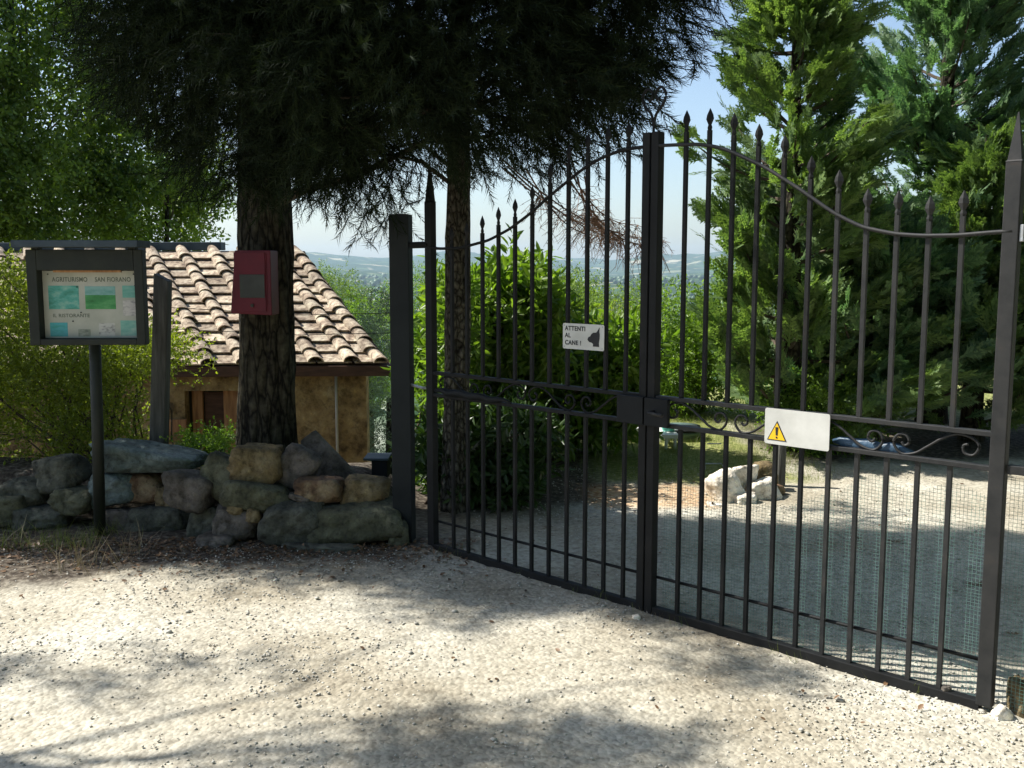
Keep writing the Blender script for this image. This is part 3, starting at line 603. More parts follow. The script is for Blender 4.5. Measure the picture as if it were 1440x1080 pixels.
# ------------------------------------------------------------------ gate
GL = Vector((-.4566, 5.416, 0)); GR = Vector((1.659, 3.363, 0)); U = (GR-GL).normalized(); N = Vector((U.y, -U.x, 0)); N = N if N.y < 0 else -N
def g(u, z, d=0.): return GL+U*u+Vector((0, 0, z))+N*d
def gbox(mb, u0, u1, z0, z1, d0, d1): mb.add([g(u, z, d) for z in (z0, z1) for u, d in ((u0, d0), (u1, d0), (u1, d1), (u0, d1))], [(0,3,2,1),(4,5,6,7),(0,1,5,4),(1,2,6,5),(2,3,7,6),(3,0,4,7)])
ARC = [(-.0, 1.668), (.1, 1.652), (.275, 1.653), (.486, 1.689), (.636, 1.742), (.779, 1.815), (.9, 1.89), (1.005, 1.948), (1.1, 2.0), (1.215, 2.044), (1.32, 2.066), (1.432, 2.072), (1.544, 2.069), (1.706, 2.061), (1.8, 2.045), (1.877, 2.019), (2.04, 1.943), (2.196, 1.846), (2.33, 1.755), (2.444, 1.699), (2.565, 1.672), (2.667, 1.663), (2.79, 1.662), (2.928, 1.671)]
au = [a for a, b in ARC]; ab = [b for a, b in ARC]
def arcz(u): return float(np.interp(u, au, ab))
def spiral(c, r0, turns, start, sgn=1, n=26, shrink=.22):
    return [(c[0]+r0*(1-(1-shrink)*t)*math.cos(start+sgn*turns*2*math.pi*t), c[1]+r0*(1-(1-shrink)*t)*math.sin(start+sgn*turns*2*math.pi*t)) for t in np.linspace(0, 1, n)]
def cspline(pts, n=8):
    out = []; P_ = [pts[0]]+list(pts)+[pts[-1]]
    for i in range(1, len(P_)-2):
        for t in np.linspace(0, 1, n, endpoint=False):
            a, b, c, d = (np.array(P_[i+k]) for k in (-1, 0, 1, 2)); out.append(tuple(.5*((2*b)+(-a+c)*t+(2*a-5*b+4*c-d)*t*t+(-a+3*b-3*c+d)*t**3)))
    return out+[tuple(pts[-1])]
def finial(u, z, root, m, h=.09, w=.019):
    mb = MB()
    for (dx, dy) in ((1, 1),):
        vs = [g(u, z, .0)]
    prof = [(-.012, .009), (0, .012), (.012, .008), (.035, w), (.052, w*.8), (h, .0012)]
    n = 4; pts = []; fs = []
    for i, (dz, r) in enumerate(prof):
        for k in range(n):
            t = math.pi/2*k; pts.append(g(u+r*math.cos(t), z+dz, r*.55*math.sin(t)))
    for i in range(len(prof)-1):
        for k in range(n): fs.append((i*n+k, i*n+(k+1) % n, (i+1)*n+(k+1) % n, (i+1)*n+k))
    fs += [(3, 2, 1, 0), tuple(range(len(pts)-4, len(pts)))]
    mb.add(pts, fs); return mb.build('finial', m, root)
RU, RLO = (.985, .865)
def leaf(ulo, uhi, hinge_left, bars, tips, label):
    root = empty('gate_leaf', g((ulo+uhi)/2, 0), label, 'gate', 'leaves of the iron gate')
    sw = .052
    hinge_u = ulo if hinge_left else uhi-sw; mw = .039; meet_u = uhi-mw if hinge_left else ulo
    mb = MB(); gbox(mb, hinge_u, hinge_u+sw, .02, 1.9, -.02, .02)
    if not hinge_left: pass
    st = mb.build('hinge_stile', M['iron' if hinge_left else 'iron_lit'], root, bevel=.003)
    c = hinge_u+sw/2; mb = MB(); q = []
    for z, r, rd in ((1.9, sw/2+.001, .021), (1.905, sw/2-.004, .017), (2.06+(.06 if hinge_left else 0), .002, .002)): q += [g(c-r, z, -rd), g(c+r, z, -rd), g(c+r, z, rd), g(c-r, z, rd)]
    fs = []
    for i in range(2):
        for k in range(4): fs.append((i*4+k, i*4+(k+1) % 4, (i+1)*4+(k+1) % 4, (i+1)*4+k))
    fs += [(3, 2, 1, 0), (8, 9, 10, 11)]; mb.add(q, fs); mb.build('spike', M['iron' if hinge_left else 'iron_lit'], st)
    mb = MB(); gbox(mb, meet_u, meet_u+mw, .0, 2.13, -.022, .022); mb.build('meeting_stile', M['iron'], root, bevel=.003)
    for u, tp in zip(bars, tips):
        m = M['iron_lit'] if u > 2.3 else M['iron']  # right-end bars take the iron tone lightened to imitate sun
        mb = MB(); gbox(mb, u-.008, u+.008, RU+.006, tp-.085, -.008, .008); gbox(mb, u-.008, u+.008, .03, RLO-.006, -.008, .008)
        b = mb.build('bar', m, root); finial(u, tp-.075, b, m, .078)
    for z, t in ((RU, .009), (RLO, .009)):
        mb = MB(); gbox(mb, ulo+.04, uhi-.04, z-t, z+t, -.016, .0165); mb.build('rail', M['iron' if hinge_left else 'iron_lit'], root, bevel=.002)
    mb = MB(); gbox(mb, ulo+.04, uhi-.04, -.005, .034, -.018, .0185); mb.build('bottom_rail', M['iron'], root, bevel=.003)
    mb = MB(); mb.tube([g(u, .155+.006*(u), -.02) for u in np.linspace(ulo+.03, uhi-.03, 5)], .007, 6); mb.build('lower_rod', M['iron'], root, True)
    us = [u for u in np.linspace(ulo+.02, uhi-.02, 60)]
    sm = lambda u: (arcz(u-.03)+arcz(u)*2+arcz(u+.03))/4
    mb = MB(); mb.tube([g(u, sm(u), .014) for u in us], .0075, 8); mb.build('arched_rail', M['iron' if hinge_left else 'iron_lit'], root, True)
    # scrolls
    sc = MB(); zc = (RU+RLO)/2; hh = (RU-RLO)/2-.012
    def S(c0, w_, flip):
        # long S: small spiral at one end, rising to the opposite rail, small spiral at the other
        f = -1 if flip else 1; h = hh
        pts = [(-.02, -.012), (-.005, -.022), (.014, -.012), (.012, .012), (-.01, .022), (-.034, .008), (-.036, -.026), (-.01, -h*.98), (.03, -h*.9), (.062, -.01), (.1, h*.75), (.14, h), (.17, h*.75)]
        pts = [(-w_/2+.05, -.006), (-w_/2+.062, -.018), (-w_/2+.078, -.004), (-w_/2+.066, .02), (-w_/2+.036, .02), (-w_/2+.02, -.012), (-w_/2+.05, -h), (-w_/2+.1, -h*.85), (-w_/2+.14, -h*.3), (0, h*.1), (w_/2-.14, h*.5), (w_/2-.09, h*.95), (w_/2-.04, h*.8), (w_/2-.012, .012), (w_/2-.03, -.022), (w_/2-.06, -.018), (w_/2-.066, .006), (w_/2-.05, .014)]
        p2 = [(c0+f*x, zc+y) for x, y in pts]; p2 = cspline(p2, 6)
        sc.tube([g(x, y, 0) for x, y in p2], .0052, 6)
    for k in range(4):
        w_ = (uhi-ulo-.16)/4; c0 = ulo+.08+w_*(k+.5); S(c0, w_*1.0, k % 2 == 0)
    sc.build('scrollwork', M['iron' if hinge_left else 'iron_lit'], root, True)
    # lock plate
    lk = MB(); (gbox(lk, uhi-.145, uhi-.0, .86, .985, .023, .045) if hinge_left else gbox(lk, ulo+.0, ulo+.125, .86, .985, .023, .045)); lk = lk.build('lock_box', M['blackplastic'], root, bevel=.003)
    return root
tipsL = [1.76, 1.78, 1.812, 1.85, 1.886, 1.942, 2.038, 2.118, 2.158, 2.176, 2.184]
tipsR = [2.202, 2.198, 2.167, 2.113, 2.06, 1.971, 1.912, 1.837, 1.824, 1.798, 1.812]
LL = leaf(.0, 1.482, True, [.195+.1157*k for k in range(11)], tipsL, 'left leaf of the black iron gate, standing before the laurel shrub')
LR = leaf(1.49, 2.985, False, [1.655+.1143*k for k in range(11)], tipsR, 'right leaf of the black iron gate with wire netting, standing before the cypress trees')
# handle, lock cylinder and curled ornament
mb = MB(); mb.tube([g(1.545, .925, .045), g(1.545, .925, .085), g(1.62, .92, .088)], .009, 8); mb.build('handle', M['iron_lit'], LR, True)
mb = MB()
for sg in (-1, 1):
    p = cspline([(1.486, 2.12), (1.486+sg*.012, 2.2), (1.486+sg*.05, 2.245), (1.486+sg*.062, 2.285), (1.486+sg*.04, 2.315), (1.486+sg*.012, 2.3), (1.486+sg*.014, 2.272), (1.486+sg*.032, 2.268)], 6)
    mb.tube([g(x+.001*sg, y, -.0+.004*sg) for x, y in p], .006, 6)
mb.build('curled_ornament', M['iron'], LL, True)
# netting on the right leaf
def netting(mb, u0, u1, z0, zt, d, pitch=.0135, w=.0006):
    u = u0
    while u < u1:
        t = zt(u); mb.add([g(u-w, z0, d), g(u+w, z0, d), g(u+w, t, d), g(u-w, t, d)], [(0, 1, 2, 3)]); u += pitch
    z = z0
    while z < .86:
        seg = [q for q in np.arange(u0, u1, pitch) if zt(q) > z]
        i = 0
        while i < len(seg):
            j = i
            while j+1 < len(seg) and seg[j+1]-seg[j] < pitch*1.5: j += 1
            sag = .004*math.sin(z*40); mb.add([g(seg[i], z-w, d+.0012), g(seg[j]+pitch*.5, z-w+sag, d+.0012), g(seg[j]+pitch*.5, z+w+sag, d+.0012), g(seg[i], z+w, d+.0012)], [(0, 1, 2, 3)]); i = j+1
        z += pitch
ztop = lambda u: .6+.17*sst(2.2, 2.5, u)+.012*math.sin(u*9)+.02*math.sin(u*23)
mb = MB(); netting(mb, 1.56, 2.94, .03, lambda u: float(ztop(u)), -.026); mb.build('wire_netting', M['mesh'], LR)
# blue strip lying on the lower rail
mb = MB(); pts = []
for i, u in enumerate(np.linspace(2.345, 2.66, 12)): pts.append(g(u, RLO+.022+.004*math.sin(i*1.7)-.006*i/11, -.022+.003*math.sin(i)))
mb.tube(pts, [.004, .009, .012, .013, .012, .014, .013, .012, .011, .011, .009, .003], 8, flat=2.0, jit=.12)
tag(mb.build('plastic_wrap', M['blue'], None, True), 'crumpled blue plastic strip tied along the lower rail of the right gate leaf', 'plastic strip')
mb = MB(); pts = [g(u, RLO+.03+.006*math.sin(i*2.1)-.01*i/11, .03) for i, u in enumerate(np.linspace(.09, .66, 12))]
mb.tube(pts, [.01, .016, .02, .02, .018, .02, .019, .018, .017, .014, .01, .004], 8, flat=1.0, jit=.18)
tag(mb.build('plastic_wrap', M['blackplastic'], None, True), 'black plastic strip wrapped along the rail of the left gate leaf', 'plastic strip')
# pillars
PL = Vector((-.617, 5.58, 0)); pr = empty('gate_pillar', PL, 'square black steel pillar left of the gate, beside the stone pile', 'pillar', 'pillars holding the gate')
mb = MB(); mb.box((-.055, -.055, -.1), (.055, .055, 1.845)); o = mb.build('post', M['pillar'], None, bevel=.004); o.parent = pr; pr.rotation_euler = (0, 0, -.12)
mb = MB(); a = g(.03, 1.675, 0); mb.tube([(PL.x+.05, PL.y-.03, 1.675), (a.x-.01, a.y, 1.675)], .018, 8); mb.build('hinge', M['iron'], pr)
mb = MB(); a = g(.03, .9, 0); mb.tube([(PL.x+.05, PL.y-.03, .9), (PL.x+.12, PL.y-.06, .885), (a.x-.01, a.y, .9)], .008, 6); mb.build('hinge', M['galv'], pr)
PR = g(3.26, 0); pr = empty('gate_pillar', PR, 'square black steel pillar just past the right edge, right of the gate', 'pillar', 'pillars holding the gate')
mb = MB(); mb.box((-.06, -.06, -.1), (.06, .06, 1.95)); o = mb.build('post', M['pillar'], None, bevel=.004); o.parent = pr; pr.rotation_euler = (0, 0, math.atan2(U.y, U.x))
for zz_ in (1.665,):
    mb = MB()
    for dz in (-.022, .022): gbox(mb, 2.987, 3.05, zz_+dz-.006, zz_+dz+.006, -.012, .012)
    gbox(mb, 2.987, 3.0, zz_-.028, zz_+.028, -.015, .015); gbox(mb, 3.025, 3.21, zz_-.009, zz_+.009, -.008, .008); gbox(mb, 3.018, 3.034, zz_-.015, zz_+.015, -.01, .01)
    mb.build('hinge', M['galv'], pr, bevel=.002)
fp = empty('fence_panel', g(3.1, 0), 'narrow netting panel between the right gate post and the picture edge', 'fence')
mb = MB(); gbox(mb, 2.99, 3.2, .855, .885, -.02, .01); mb.build('rail', M['iron_lit'], fp, bevel=.002)
mb = MB(); gbox(mb, 3.07, 3.13, .842, .9, -.03, .022); mb.build('bracket', M['galv'], fp, bevel=.003)
mb = MB(); netting(mb, 2.995, 3.2, .02, lambda u: .84, -.024); mb.build('wire_netting', M['mesh'], fp)
# ------------------------------------------------------------------ text helper
def text(body, size, m, parent, mat4, ex=.0006, sx=1.):
    cu = bpy.data.curves.new('t', 'FONT'); cu.body = body; cu.size = size; cu.extrude = ex; cu.space_character = 1.08; cu.offset = size*.022
    o = bpy.data.objects.new('t', cu); COL.objects.link(o); dg = bpy.context.evaluated_depsgraph_get(); me = bpy.data.meshes.new_from_object(o.evaluated_get(dg)); bpy.data.objects.remove(o)
    me.transform(mat4 @ Matrix.Scale(sx, 4, (1, 0, 0))); me.materials.clear(); return link('lettering', me, m, parent)
def frame_m(o, x, y): # matrix with local x,y -> world x,y axes, origin o
    z = x.cross(y).normalized(); return Matrix(((x.x, y.x, z.x, o.x), (x.y, y.y, z.y, o.y), (x.z, y.z, z.z, o.z), (0, 0, 0, 1)))
def plate(u0, u1, v0, v1, t, Mx, r=.01, n=4):
    pts = []
    for cx, cy, a0 in ((u1-r, v1-r, 0), (u0+r, v1-r, 90), (u0+r, v0+r, 180), (u1-r, v0+r, 270)):
        for k in range(n+1): a = R_(a0+90*k/n); pts.append((cx+r*math.cos(a), cy+r*math.sin(a)))
    return poly(pts, 0, t, Mx)
def poly(pts, z0, z1, Mx):
    k = len(pts); vs = [Mx @ Vector((x, y, z)) for z in (z0, z1) for x, y in pts]; mb = MB()
    mb.add(vs, [tuple(range(k))[::-1], tuple(range(k, 2*k))]+[(i, (i+1) % k, k+(i+1) % k, k+i) for i in range(k)]); return mb
# dog sign
tl = R_(-.6); sx_ = (U*math.cos(tl)+Vector((0, 0, math.sin(tl)))).normalized(); sy_ = Vector((0, 0, 1))
Mx = frame_m(g(.988, 1.172, .014), U, Vector((0, 0, 1)))
sg = empty('dog_sign', g(1.113, 1.17, .014), 'small white dog warning sign reading ATTENTI AL CANE on the left gate leaf', 'sign')
plate(0, .25, 0, .12, .002, Mx, .008).build('panel', M['white'], sg)
def Mo(x, y, z=.0028): return Mx @ Matrix.Translation((x, y, z))
text('ATTENTI', .0295, M['black'], sg, Mo(.014, .087)); text('AL', .0295, M['black'], sg, Mo(.014, .054)); text('CANE !', .0295, M['black'], sg, Mo(.014, .02))
dog = [(.152, .05), (.158, .061), (.168, .064), (.176, .076), (.186, .082), (.2, .083), (.206, .085), (.224, .108), (.222, .088), (.225, .075), (.224, .055), (.22, .035), (.222, .018), (.185, .018), (.186, .03), (.175, .036), (.165, .037), (.156, .043)]
poly(dog, .0024, .0032, Mx).build('dog_head', M['black'], sg)
for sx, sy in ((.01, .11), (.24, .11), (.24, .01), (.01, .01)): poly([(sx+.003*math.cos(a), sy+.003*math.sin(a)) for a in np.linspace(0, 6.28, 9)[:-1]], .0021, .0036, Mx).build('rivet', M['galv'], sg)
# blank warning sign with yellow triangle
Mx = frame_m(g(2.08, .853, .03), U, Vector((0, 0, 1)))
sg = empty('warning_sign', g(2.217, .853, .03), 'blank white sign with yellow warning triangle on the right gate leaf', 'sign')
pl = plate(0, .276, 0, .143, .003, Mx, .008); pl.build('panel', M['white'], sg)
poly([(.012, .016), (.098, .016), (.055, .095)], .0036, .0042, Mx).build('triangle_border', M['black'], sg)
poly([(.0185, .0195), (.0915, .0195), (.055, .0868)], .0047, .0052, Mx).build('triangle', M['yellow'], sg)
mb = poly([(.051, .037), (.059, .037), (.0615, .07), (.0485, .07)], .0057, .0062, Mx); p2 = poly([(.055+.0042*math.cos(a), .0285+.0042*math.sin(a)) for a in np.linspace(0, 6.28, 11)[:-1]], .0057, .0062, Mx); mb.add(p2.v, p2.f); mb.build('exclamation_mark', M['black'], sg)
# ------------------------------------------------------------------ notice board
BY_ = 5.62; B0 = P(38, 485, BY_); B1 = P(206, 351, BY_); B0.x = P(42, 418, BY_).x; B1.x = P(203, 418, BY_).x; bw, bh = B1.x-B0.x, P(38, 351, BY_).z-B0.z; bb = G(130, 745)
nb = empty('notice_board', (P(130, 745, BY_).x, BY_, 0), 'framed notice board with green pictures on a black post left of the stones', 'notice board')
Mx = frame_m(B0, Vector((1, .03, 0)).normalized(), Vector((0, 0, 1)))
def bm_(u0, u1, v0, v1, d0, d1): m = MB(); m.add([Mx @ Vector((u, v, d)) for v in (v0, v1) for u, d in ((u0, d1), (u1, d1), (u1, d0), (u0, d0))], [(0,3,2,1),(4,5,6,7),(0,1,5,4),(1,2,6,5),(2,3,7,6),(3,0,4,7)]); return m
mb = MB()
for a in ((0, .058, 0, bh), (bw-.05, bw, 0, bh), (.058, bw-.05, 0, .035), (.058, bw-.05, bh-.115, bh)): q = bm_(*a, -.04, .03); mb.add(q.v, q.f)
mb.build('frame', M['frame'], nb, bevel=.004)
bm_(.01, bw-.01, .01, bh-.01, -.05, -.041).build('back_panel', M['frame'], nb)
bm_(.14, bw-.13, bh-.127, bh-.1155, -.01, .01).build('cleat', M['wood_warm'], nb)
bm_(-.045, bw-.0, bh+.012, bh+.05, -.12, .1).build('top_board', M['slate'], nb, bevel=.004)
for u in (.03, bw-.08): bm_(u, u+.04, bh-.002, bh+.013, -.03, .02).build('spacer', M['frame'], nb)
pw, ph = bw-.112, bh-.155; po = Vector((.06, .037, -.034)); pap = bm_(.06, .06+pw, .037, .037+ph, -.0405, -.034).build('poster', M['paper'], nb)
def pic_mat(name, a, b, c, sc=14): return pm(name, [(.3, a), (.5, b), (.72, c)], sc, .4, stretch=(1, 1, 2.2))
pics = [(.055, .435, .46, .70, pic_mat('print_aqua', (.03, .2, .12), (.08, .36, .3), (.3, .52, .42))), (.44, .43, .76, .77, None), (.835, .6, .985, .78, pic_mat('print_teal', (.1, .33, .26), (.16, .4, .34), (.3, .5, .42))),
        (.835, .33, .985, .56, pic_mat('print_pale', (.2, .2, .2), (.5, .48, .46), (.58, .56, .52), 30)), (.055, .02, .24, .23, pic_mat('print_blue', (.03, .28, .2), (.06, .36, .4), (.1, .42, .45))), (.35, .02, .48, .13, pic_mat('print_grey', (.14, .17, .13), (.25, .28, .22), (.4, .42, .36), 30)),
        (.57, .03, .74, .22, pic_mat('print_sketch', (.12, .12, .12), (.5, .5, .47), (.56, .55, .5), 34)), (.8, .03, 1.0, .26, pic_mat('print_mint', (.12, .36, .3), (.22, .45, .38), (.4, .55, .47)))]
for i, (u0, v0, u1, v1, mt) in enumerate(pics):
    if i == 0: u1, v0, v1 = .375, .43, .78
    x0, x1, y0, y1 = .06+u0*pw, .06+min(u1, .995)*pw, .037+v0*ph, .037+v1*ph
    if mt is None:
        bm_(x0, x1, y0, y0+(y1-y0)*.62, -.0338, -.033).build('photo_print', pic_mat('print_meadow', (.02, .16, .04), (.05, .27, .08), (.12, .36, .14)), pap)
        bm_(x0, x1, y0+(y1-y0)*.62, y1, -.0338, -.033).build('photo_print', pic_mat('print_sky', (.12, .32, .28), (.22, .42, .4), (.28, .46, .42)), pap)
    else: bm_(x0, x1, y0, y1, -.0338, -.033).build('photo_print', mt, pap)
ink = pm('poster_ink', [(.3, (.1, .12, .09)), (.7, (.17, .19, .15))], 10, .7)
def Mp(u, v): return Mx @ Matrix.Translation((.06+u*pw, .037+v*ph, -.0335))
text('AGRITURISMO', .036, ink, pap, Mp(.1, .84), .0003, .8); text('SAN FIORANO', .036, ink, pap, Mp(.55, .84), .0003, .8); text('IL RISTORANTE', .028, ink, pap, Mp(.09, .31), .0003, 1.)
for u, v in ((.06, .95), (.96, .95), (.97, .78), (.39, .38), (.3, .25), (.36, .76)): poly([(.06+u*pw+.004*math.cos(a), .037+v*ph+.004*math.sin(a)) for a in np.linspace(0, 6.28, 9)[:-1]], -.0336, -.0295, Mx).build('drawing_pin', M['black'], pap)
px_ = P(127, 600, BY_).x; mb = MB(); xb = P(130, 745, BY_).x; mb.tube([(xb, BY_+.095, -.1), (px_, BY_+.095, .6), (P(125, 490, BY_).x, BY_+.095, B0.z+.3)], .033, 12); mb.build('post', M['frame'], nb, True)
# red box on trunk
RX0 = P(322, 350, 6.0); rb = empty('red_box', (RX0.x+.13, 6.08, P(350, 443, 6.0).z), 'red metal box with dark grey plate fixed to the thick trunk', 'letter box')
x0, x1 = P(325, 350, 6).x, P(381, 350, 6).x; z0, z1 = P(350, 441, 6).z, P(350, 352, 6).z
mb = MB(); mb.add([(x0-.02, 6.02, z0), (x1, 5.98, z0-.01), (x1, 6.17, z0-.01), (x0-.05, 6.17, z0), (x0+.015, 6.02, z1), (x1, 5.98, z1), (x1, 6.17, z1), (x0+.0, 6.17, z1)], [(0,3,2,1),(4,5,6,7),(0,1,5,4),(1,2,6,5),(2,3,7,6),(3,0,4,7)]); mb.build('body', M['red'], rb, bevel=.005)
def rbx(u0, u1, w0, w1, d): # on the slanted front
    p = lambda u, v: Vector((x0-.005+(x1-x0+.005)*u, 6.02-.04*u-d, z0+(z1-z0)*v)); return [p(u0, w0), p(u1, w0), p(u1, w1), p(u0, w1)]
def rpart(n_, u0, u1, w0, w1, d0, d1, m): mb = MB(); mb.add(rbx(u0, u1, w0, w1, d0)+rbx(u0, u1, w0, w1, d1), [(0,1,2,3),(7,6,5,4),(0,4,5,1),(1,5,6,2),(2,6,7,3),(3,7,4,0)][:0]+[(3,2,1,0),(4,5,6,7),(0,1,5,4),(1,2,6,5),(2,3,7,6),(3,0,4,7)]); return mb.build(n_, m, rb, bevel=.002)
rpart('door', .06, .86, .03, .97, -.001, .006, M['red']); rpart('plate', .2, .84, .25, .62, .0065, .009, M['plate'])
mb = MB(); c = Vector((x0+(x1-x0)*.5, 6.0-.008, z0+(z1-z0)*.13)); mb.tube([c, c+Vector((0, -.012, 0))], .01, 12); mb.build('lock', M['plate'], rb)
rpart('fold', .88, .9, .05, .95, -.001, .004, M['red'])
# fence: wooden post with wires to the pillar
wf = empty('wire_fence', P(222, 640, 6.3), 'grey leaning wooden fence post with two wires, right of the notice board', 'fence')
mb = MB(); a, b = P(219, 640, 6.3), P(229, 384, 6.3); a.z = .05
for i, (p, s) in enumerate(((a, .05), (b, .046))): pass
ax = Vector((.05, 0, 0)); ay = Vector((0, .045, 0)); vs = [a-ax-ay, a+ax-ay, a+ax+ay, a-ax+ay]; ax *= .88
vs += [b-ax-ay, b+ax-ay-Vector((0, 0, .05)), b+ax+ay-Vector((0, 0, .05)), b-ax+ay]; vs.insert(8, None); vs = vs[:8]
mb.add(vs, [(0,3,2,1),(4,5,6,7),(0,1,5,4),(1,2,6,5),(2,3,7,6),(3,0,4,7)]); mb.build('post', M['wood'], wf, bevel=.006)
for py0, py1 in ((432, 440), (462, 468)):
    s0 = P(228, py0, 6.3); e0 = P(554, py1, 5.62); pts = [s0.lerp(e0, t)+Vector((0, .0+.75*math.sin(math.pi*t)**.5*0, -.03*math.sin(math.pi*t))) for t in np.linspace(0, 1, 14)]
    pts = [s0, P(380, (py0+py1)/2+4, 6.62)]+[P(px, py1+3-3*(px-420)/134, 6.62-(px-420)/134*1.0) for px in np.linspace(420, 553, 6)]
    mb = MB(); mb.tube(pts, .0022, 4); mb.build('wire', M['iron'], wf)
# ------------------------------------------------------------------ stones
SV, SF = ico(4)
def stone(name, px, py, w_, h_, Y_, mat, label, tilt=0, box=.45, depth=None, seed=0, group=None, cat='stone', rough=.05, taper=0):
    c = P(px, py, Y_); k = Y_/FPX; a, b = w_*k/2*(1.1 if group == gp else 1), h_*k/2*(1.1 if group == gp else 1); d = depth or min(max(a, b)*.8, .16)
    rs = np.random.default_rng(seed*13+5); pn = np.concatenate([np.array([(1,0,0),(-1,0,0),(0,1,0),(0,-1,0),(0,0,1),(0,0,-1)])+rs.normal(0, .12, (6, 3)), rs.normal(size=(9, 3))]); pn /= np.linalg.norm(pn, axis=1, keepdims=True)
    pd = np.concatenate([rs.uniform(.92, 1.02, 6), rs.uniform(.98+.22*box, 1.12+.3*box, 9)]); pp = 12; v = SV*((np.maximum(0, SV @ pn.T)/pd)**pp).sum(1)[:, None]**(-1/pp)
    n1 = fbm(SV[:, 0]*1.6+seed*7, SV[:, 1]*1.6, SV[:, 2]*1.6+seed, 3); n2 = fbm(SV[:, 0]*5+seed*3, SV[:, 1]*5, SV[:, 2]*5, 3)
    n3 = 1-np.abs(fbm(SV[:, 0]*2.6+seed*5, SV[:, 1]*2.6, SV[:, 2]*4.2, 4))*2.2; v = v*(1+.13*n1[:, None]+rough*.8*n2[:, None]-.09*np.clip(n3-.6, 0, 1)[:, None]/.4)
    if taper: v[:, 2] *= 1-taper*np.clip(v[:, 0], -1, 1)*.5
    v = v*[a, d, b]; ca, sa = math.cos(tilt), math.sin(tilt); v = np.stack([v[:, 0]*ca-v[:, 2]*sa, v[:, 1], v[:, 0]*sa+v[:, 2]*ca], 1)
    o = link(name, mesh_np(name, v, SF, True), M[mat]); o.location = c
    return tag(o, label, cat, group)
gp = 'stones piled left of the gate'
ST = [
 (367, 652, 58, 52, 5.72, 's_tan', 'square tan stone with greenish top, directly in front of the thick trunk', 0, .95),
 (311, 668, 48, 58, 5.74, 's_green', 'rounded greenish stone just left of the square tan stone', -.5, .5),
 (418, 657, 52, 56, 5.8, 's_pink', 'grey pointed stone just right of the square tan stone', -.5, .4),
 (368, 697, 88, 38, 5.66, 's_green', 'flat lens shaped green grey stone right under the square tan stone', -.05, .4),
 (453, 688, 58, 34, 5.66, 's_red', 'small rust red stone with yellow flakes', -.08, .7),
 (514, 691, 64, 42, 5.72, 's_tan', 'domed brownish stone at the top right end of the pile', -.05, .6),
 (500, 733, 118, 48, 5.6, 's_green', 'long heavy slab at the lower right, rising towards the pillar', .12, .75),
 (413, 733, 82, 58, 5.58, 's_grey', 'large rounded grey boulder at the bottom, left of the long slab', 0, .6),
 (334, 731, 62, 40, 5.62, 's_pink', 'brown layered stone at the bottom under the two pebbles', -.15, .6),
 (332, 716, 18, 16, 5.54, 's_tan', 'left of the two round pebbles wedged under the lens shaped stone', 0, .3),
 (357, 725, 20, 20, 5.52, 's_tan', 'right of the two round pebbles wedged under the lens shaped stone', 0, .3),
 (470, 713, 62, 12, 5.66, 's_grey', 'thin flat chip lying on top of the long heavy slab', 0, .7),
 (422, 699, 30, 9, 5.6, 's_pink', 'small flat chip under the rust red stone', -.2, .6),
 (561, 752, 26, 40, 5.5, 's_green', 'small upright egg shaped stone beside the black pillar', 0, .3),
 (222, 645, 128, 34, 5.72, 's_blue', 'broad blue grey slab on top of the pile, its tip pointing right', -.06, .75),
 (270, 691, 62, 52, 5.68, 's_pink', 'blocky pinkish grey stone below the tip of the blue grey slab', -.2, .6),
 (160, 686, 66, 44, 5.72, 's_blue', 'blue grey block under the left end of the broad slab', .15, .7),
 (84, 664, 58, 46, 5.95, 's_grey', 'dark grey boulder left of the notice board post', .25, .5),
 (38, 694, 62, 34, 5.95, 's_grey', 'low dark stone at the left end of the row', 0, .5),
 (104, 703, 52, 34, 5.85, 's_green', 'dark stone just left of the foot of the notice board post', 0, .5),
 (205, 686, 52, 42, 5.8, 's_red', 'reddish dark stone under the middle of the broad slab', 0, .6),
 (232, 730, 92, 40, 5.66, 's_grey', 'wide dark stone at the base, between the post and the brown layered stone', 0, .6),
 (168, 733, 60, 36, 5.7, 's_pink', 'dark stone at the base just right of the notice board post', .1, .6),
 (294, 733, 46, 40, 5.72, 's_grey', 'dark rounded stone filling the gap left of the brown layered stone', 0, .5),
 (240, 700, 34, 30, 5.78, 's_tan', 'small brown stone between the blue grey block and the blocky pinkish one', 0, .5),
 (455, 768, 112, 14, 5.5, 's_grey', 'flat slab sunk in the ground under the large rounded boulder', 0, .8),
 (305, 760, 50, 16, 5.5, 's_pink', 'low flat stone at the foot of the brown layered stone', 0, .6),
 (384, 745, 34, 34, 5.68, 's_pink', 'small dark stone in the gap left of the large rounded boulder', 0, .5),
 (60, 727, 70, 30, 5.8, 's_grey', 'half buried dark stone at the far left base', 0, .5),
 (10, 715, 60, 40, 5.9, 's_green', 'half buried greenish stone cut by the left edge of the picture', 0, .5),
]
ST = [(*s[:4], max(s[4], 5.93)+(.08 if s[1] < 700 else 0), *s[5:]) if s[0] < 245 else s for s in ST]
for i, s in enumerate(ST): stone('stone', *s[:7], tilt=s[7], box=s[8], seed=i+1, group=gp, taper=.9 if i == 14 else (.4 if i == 3 else 0))
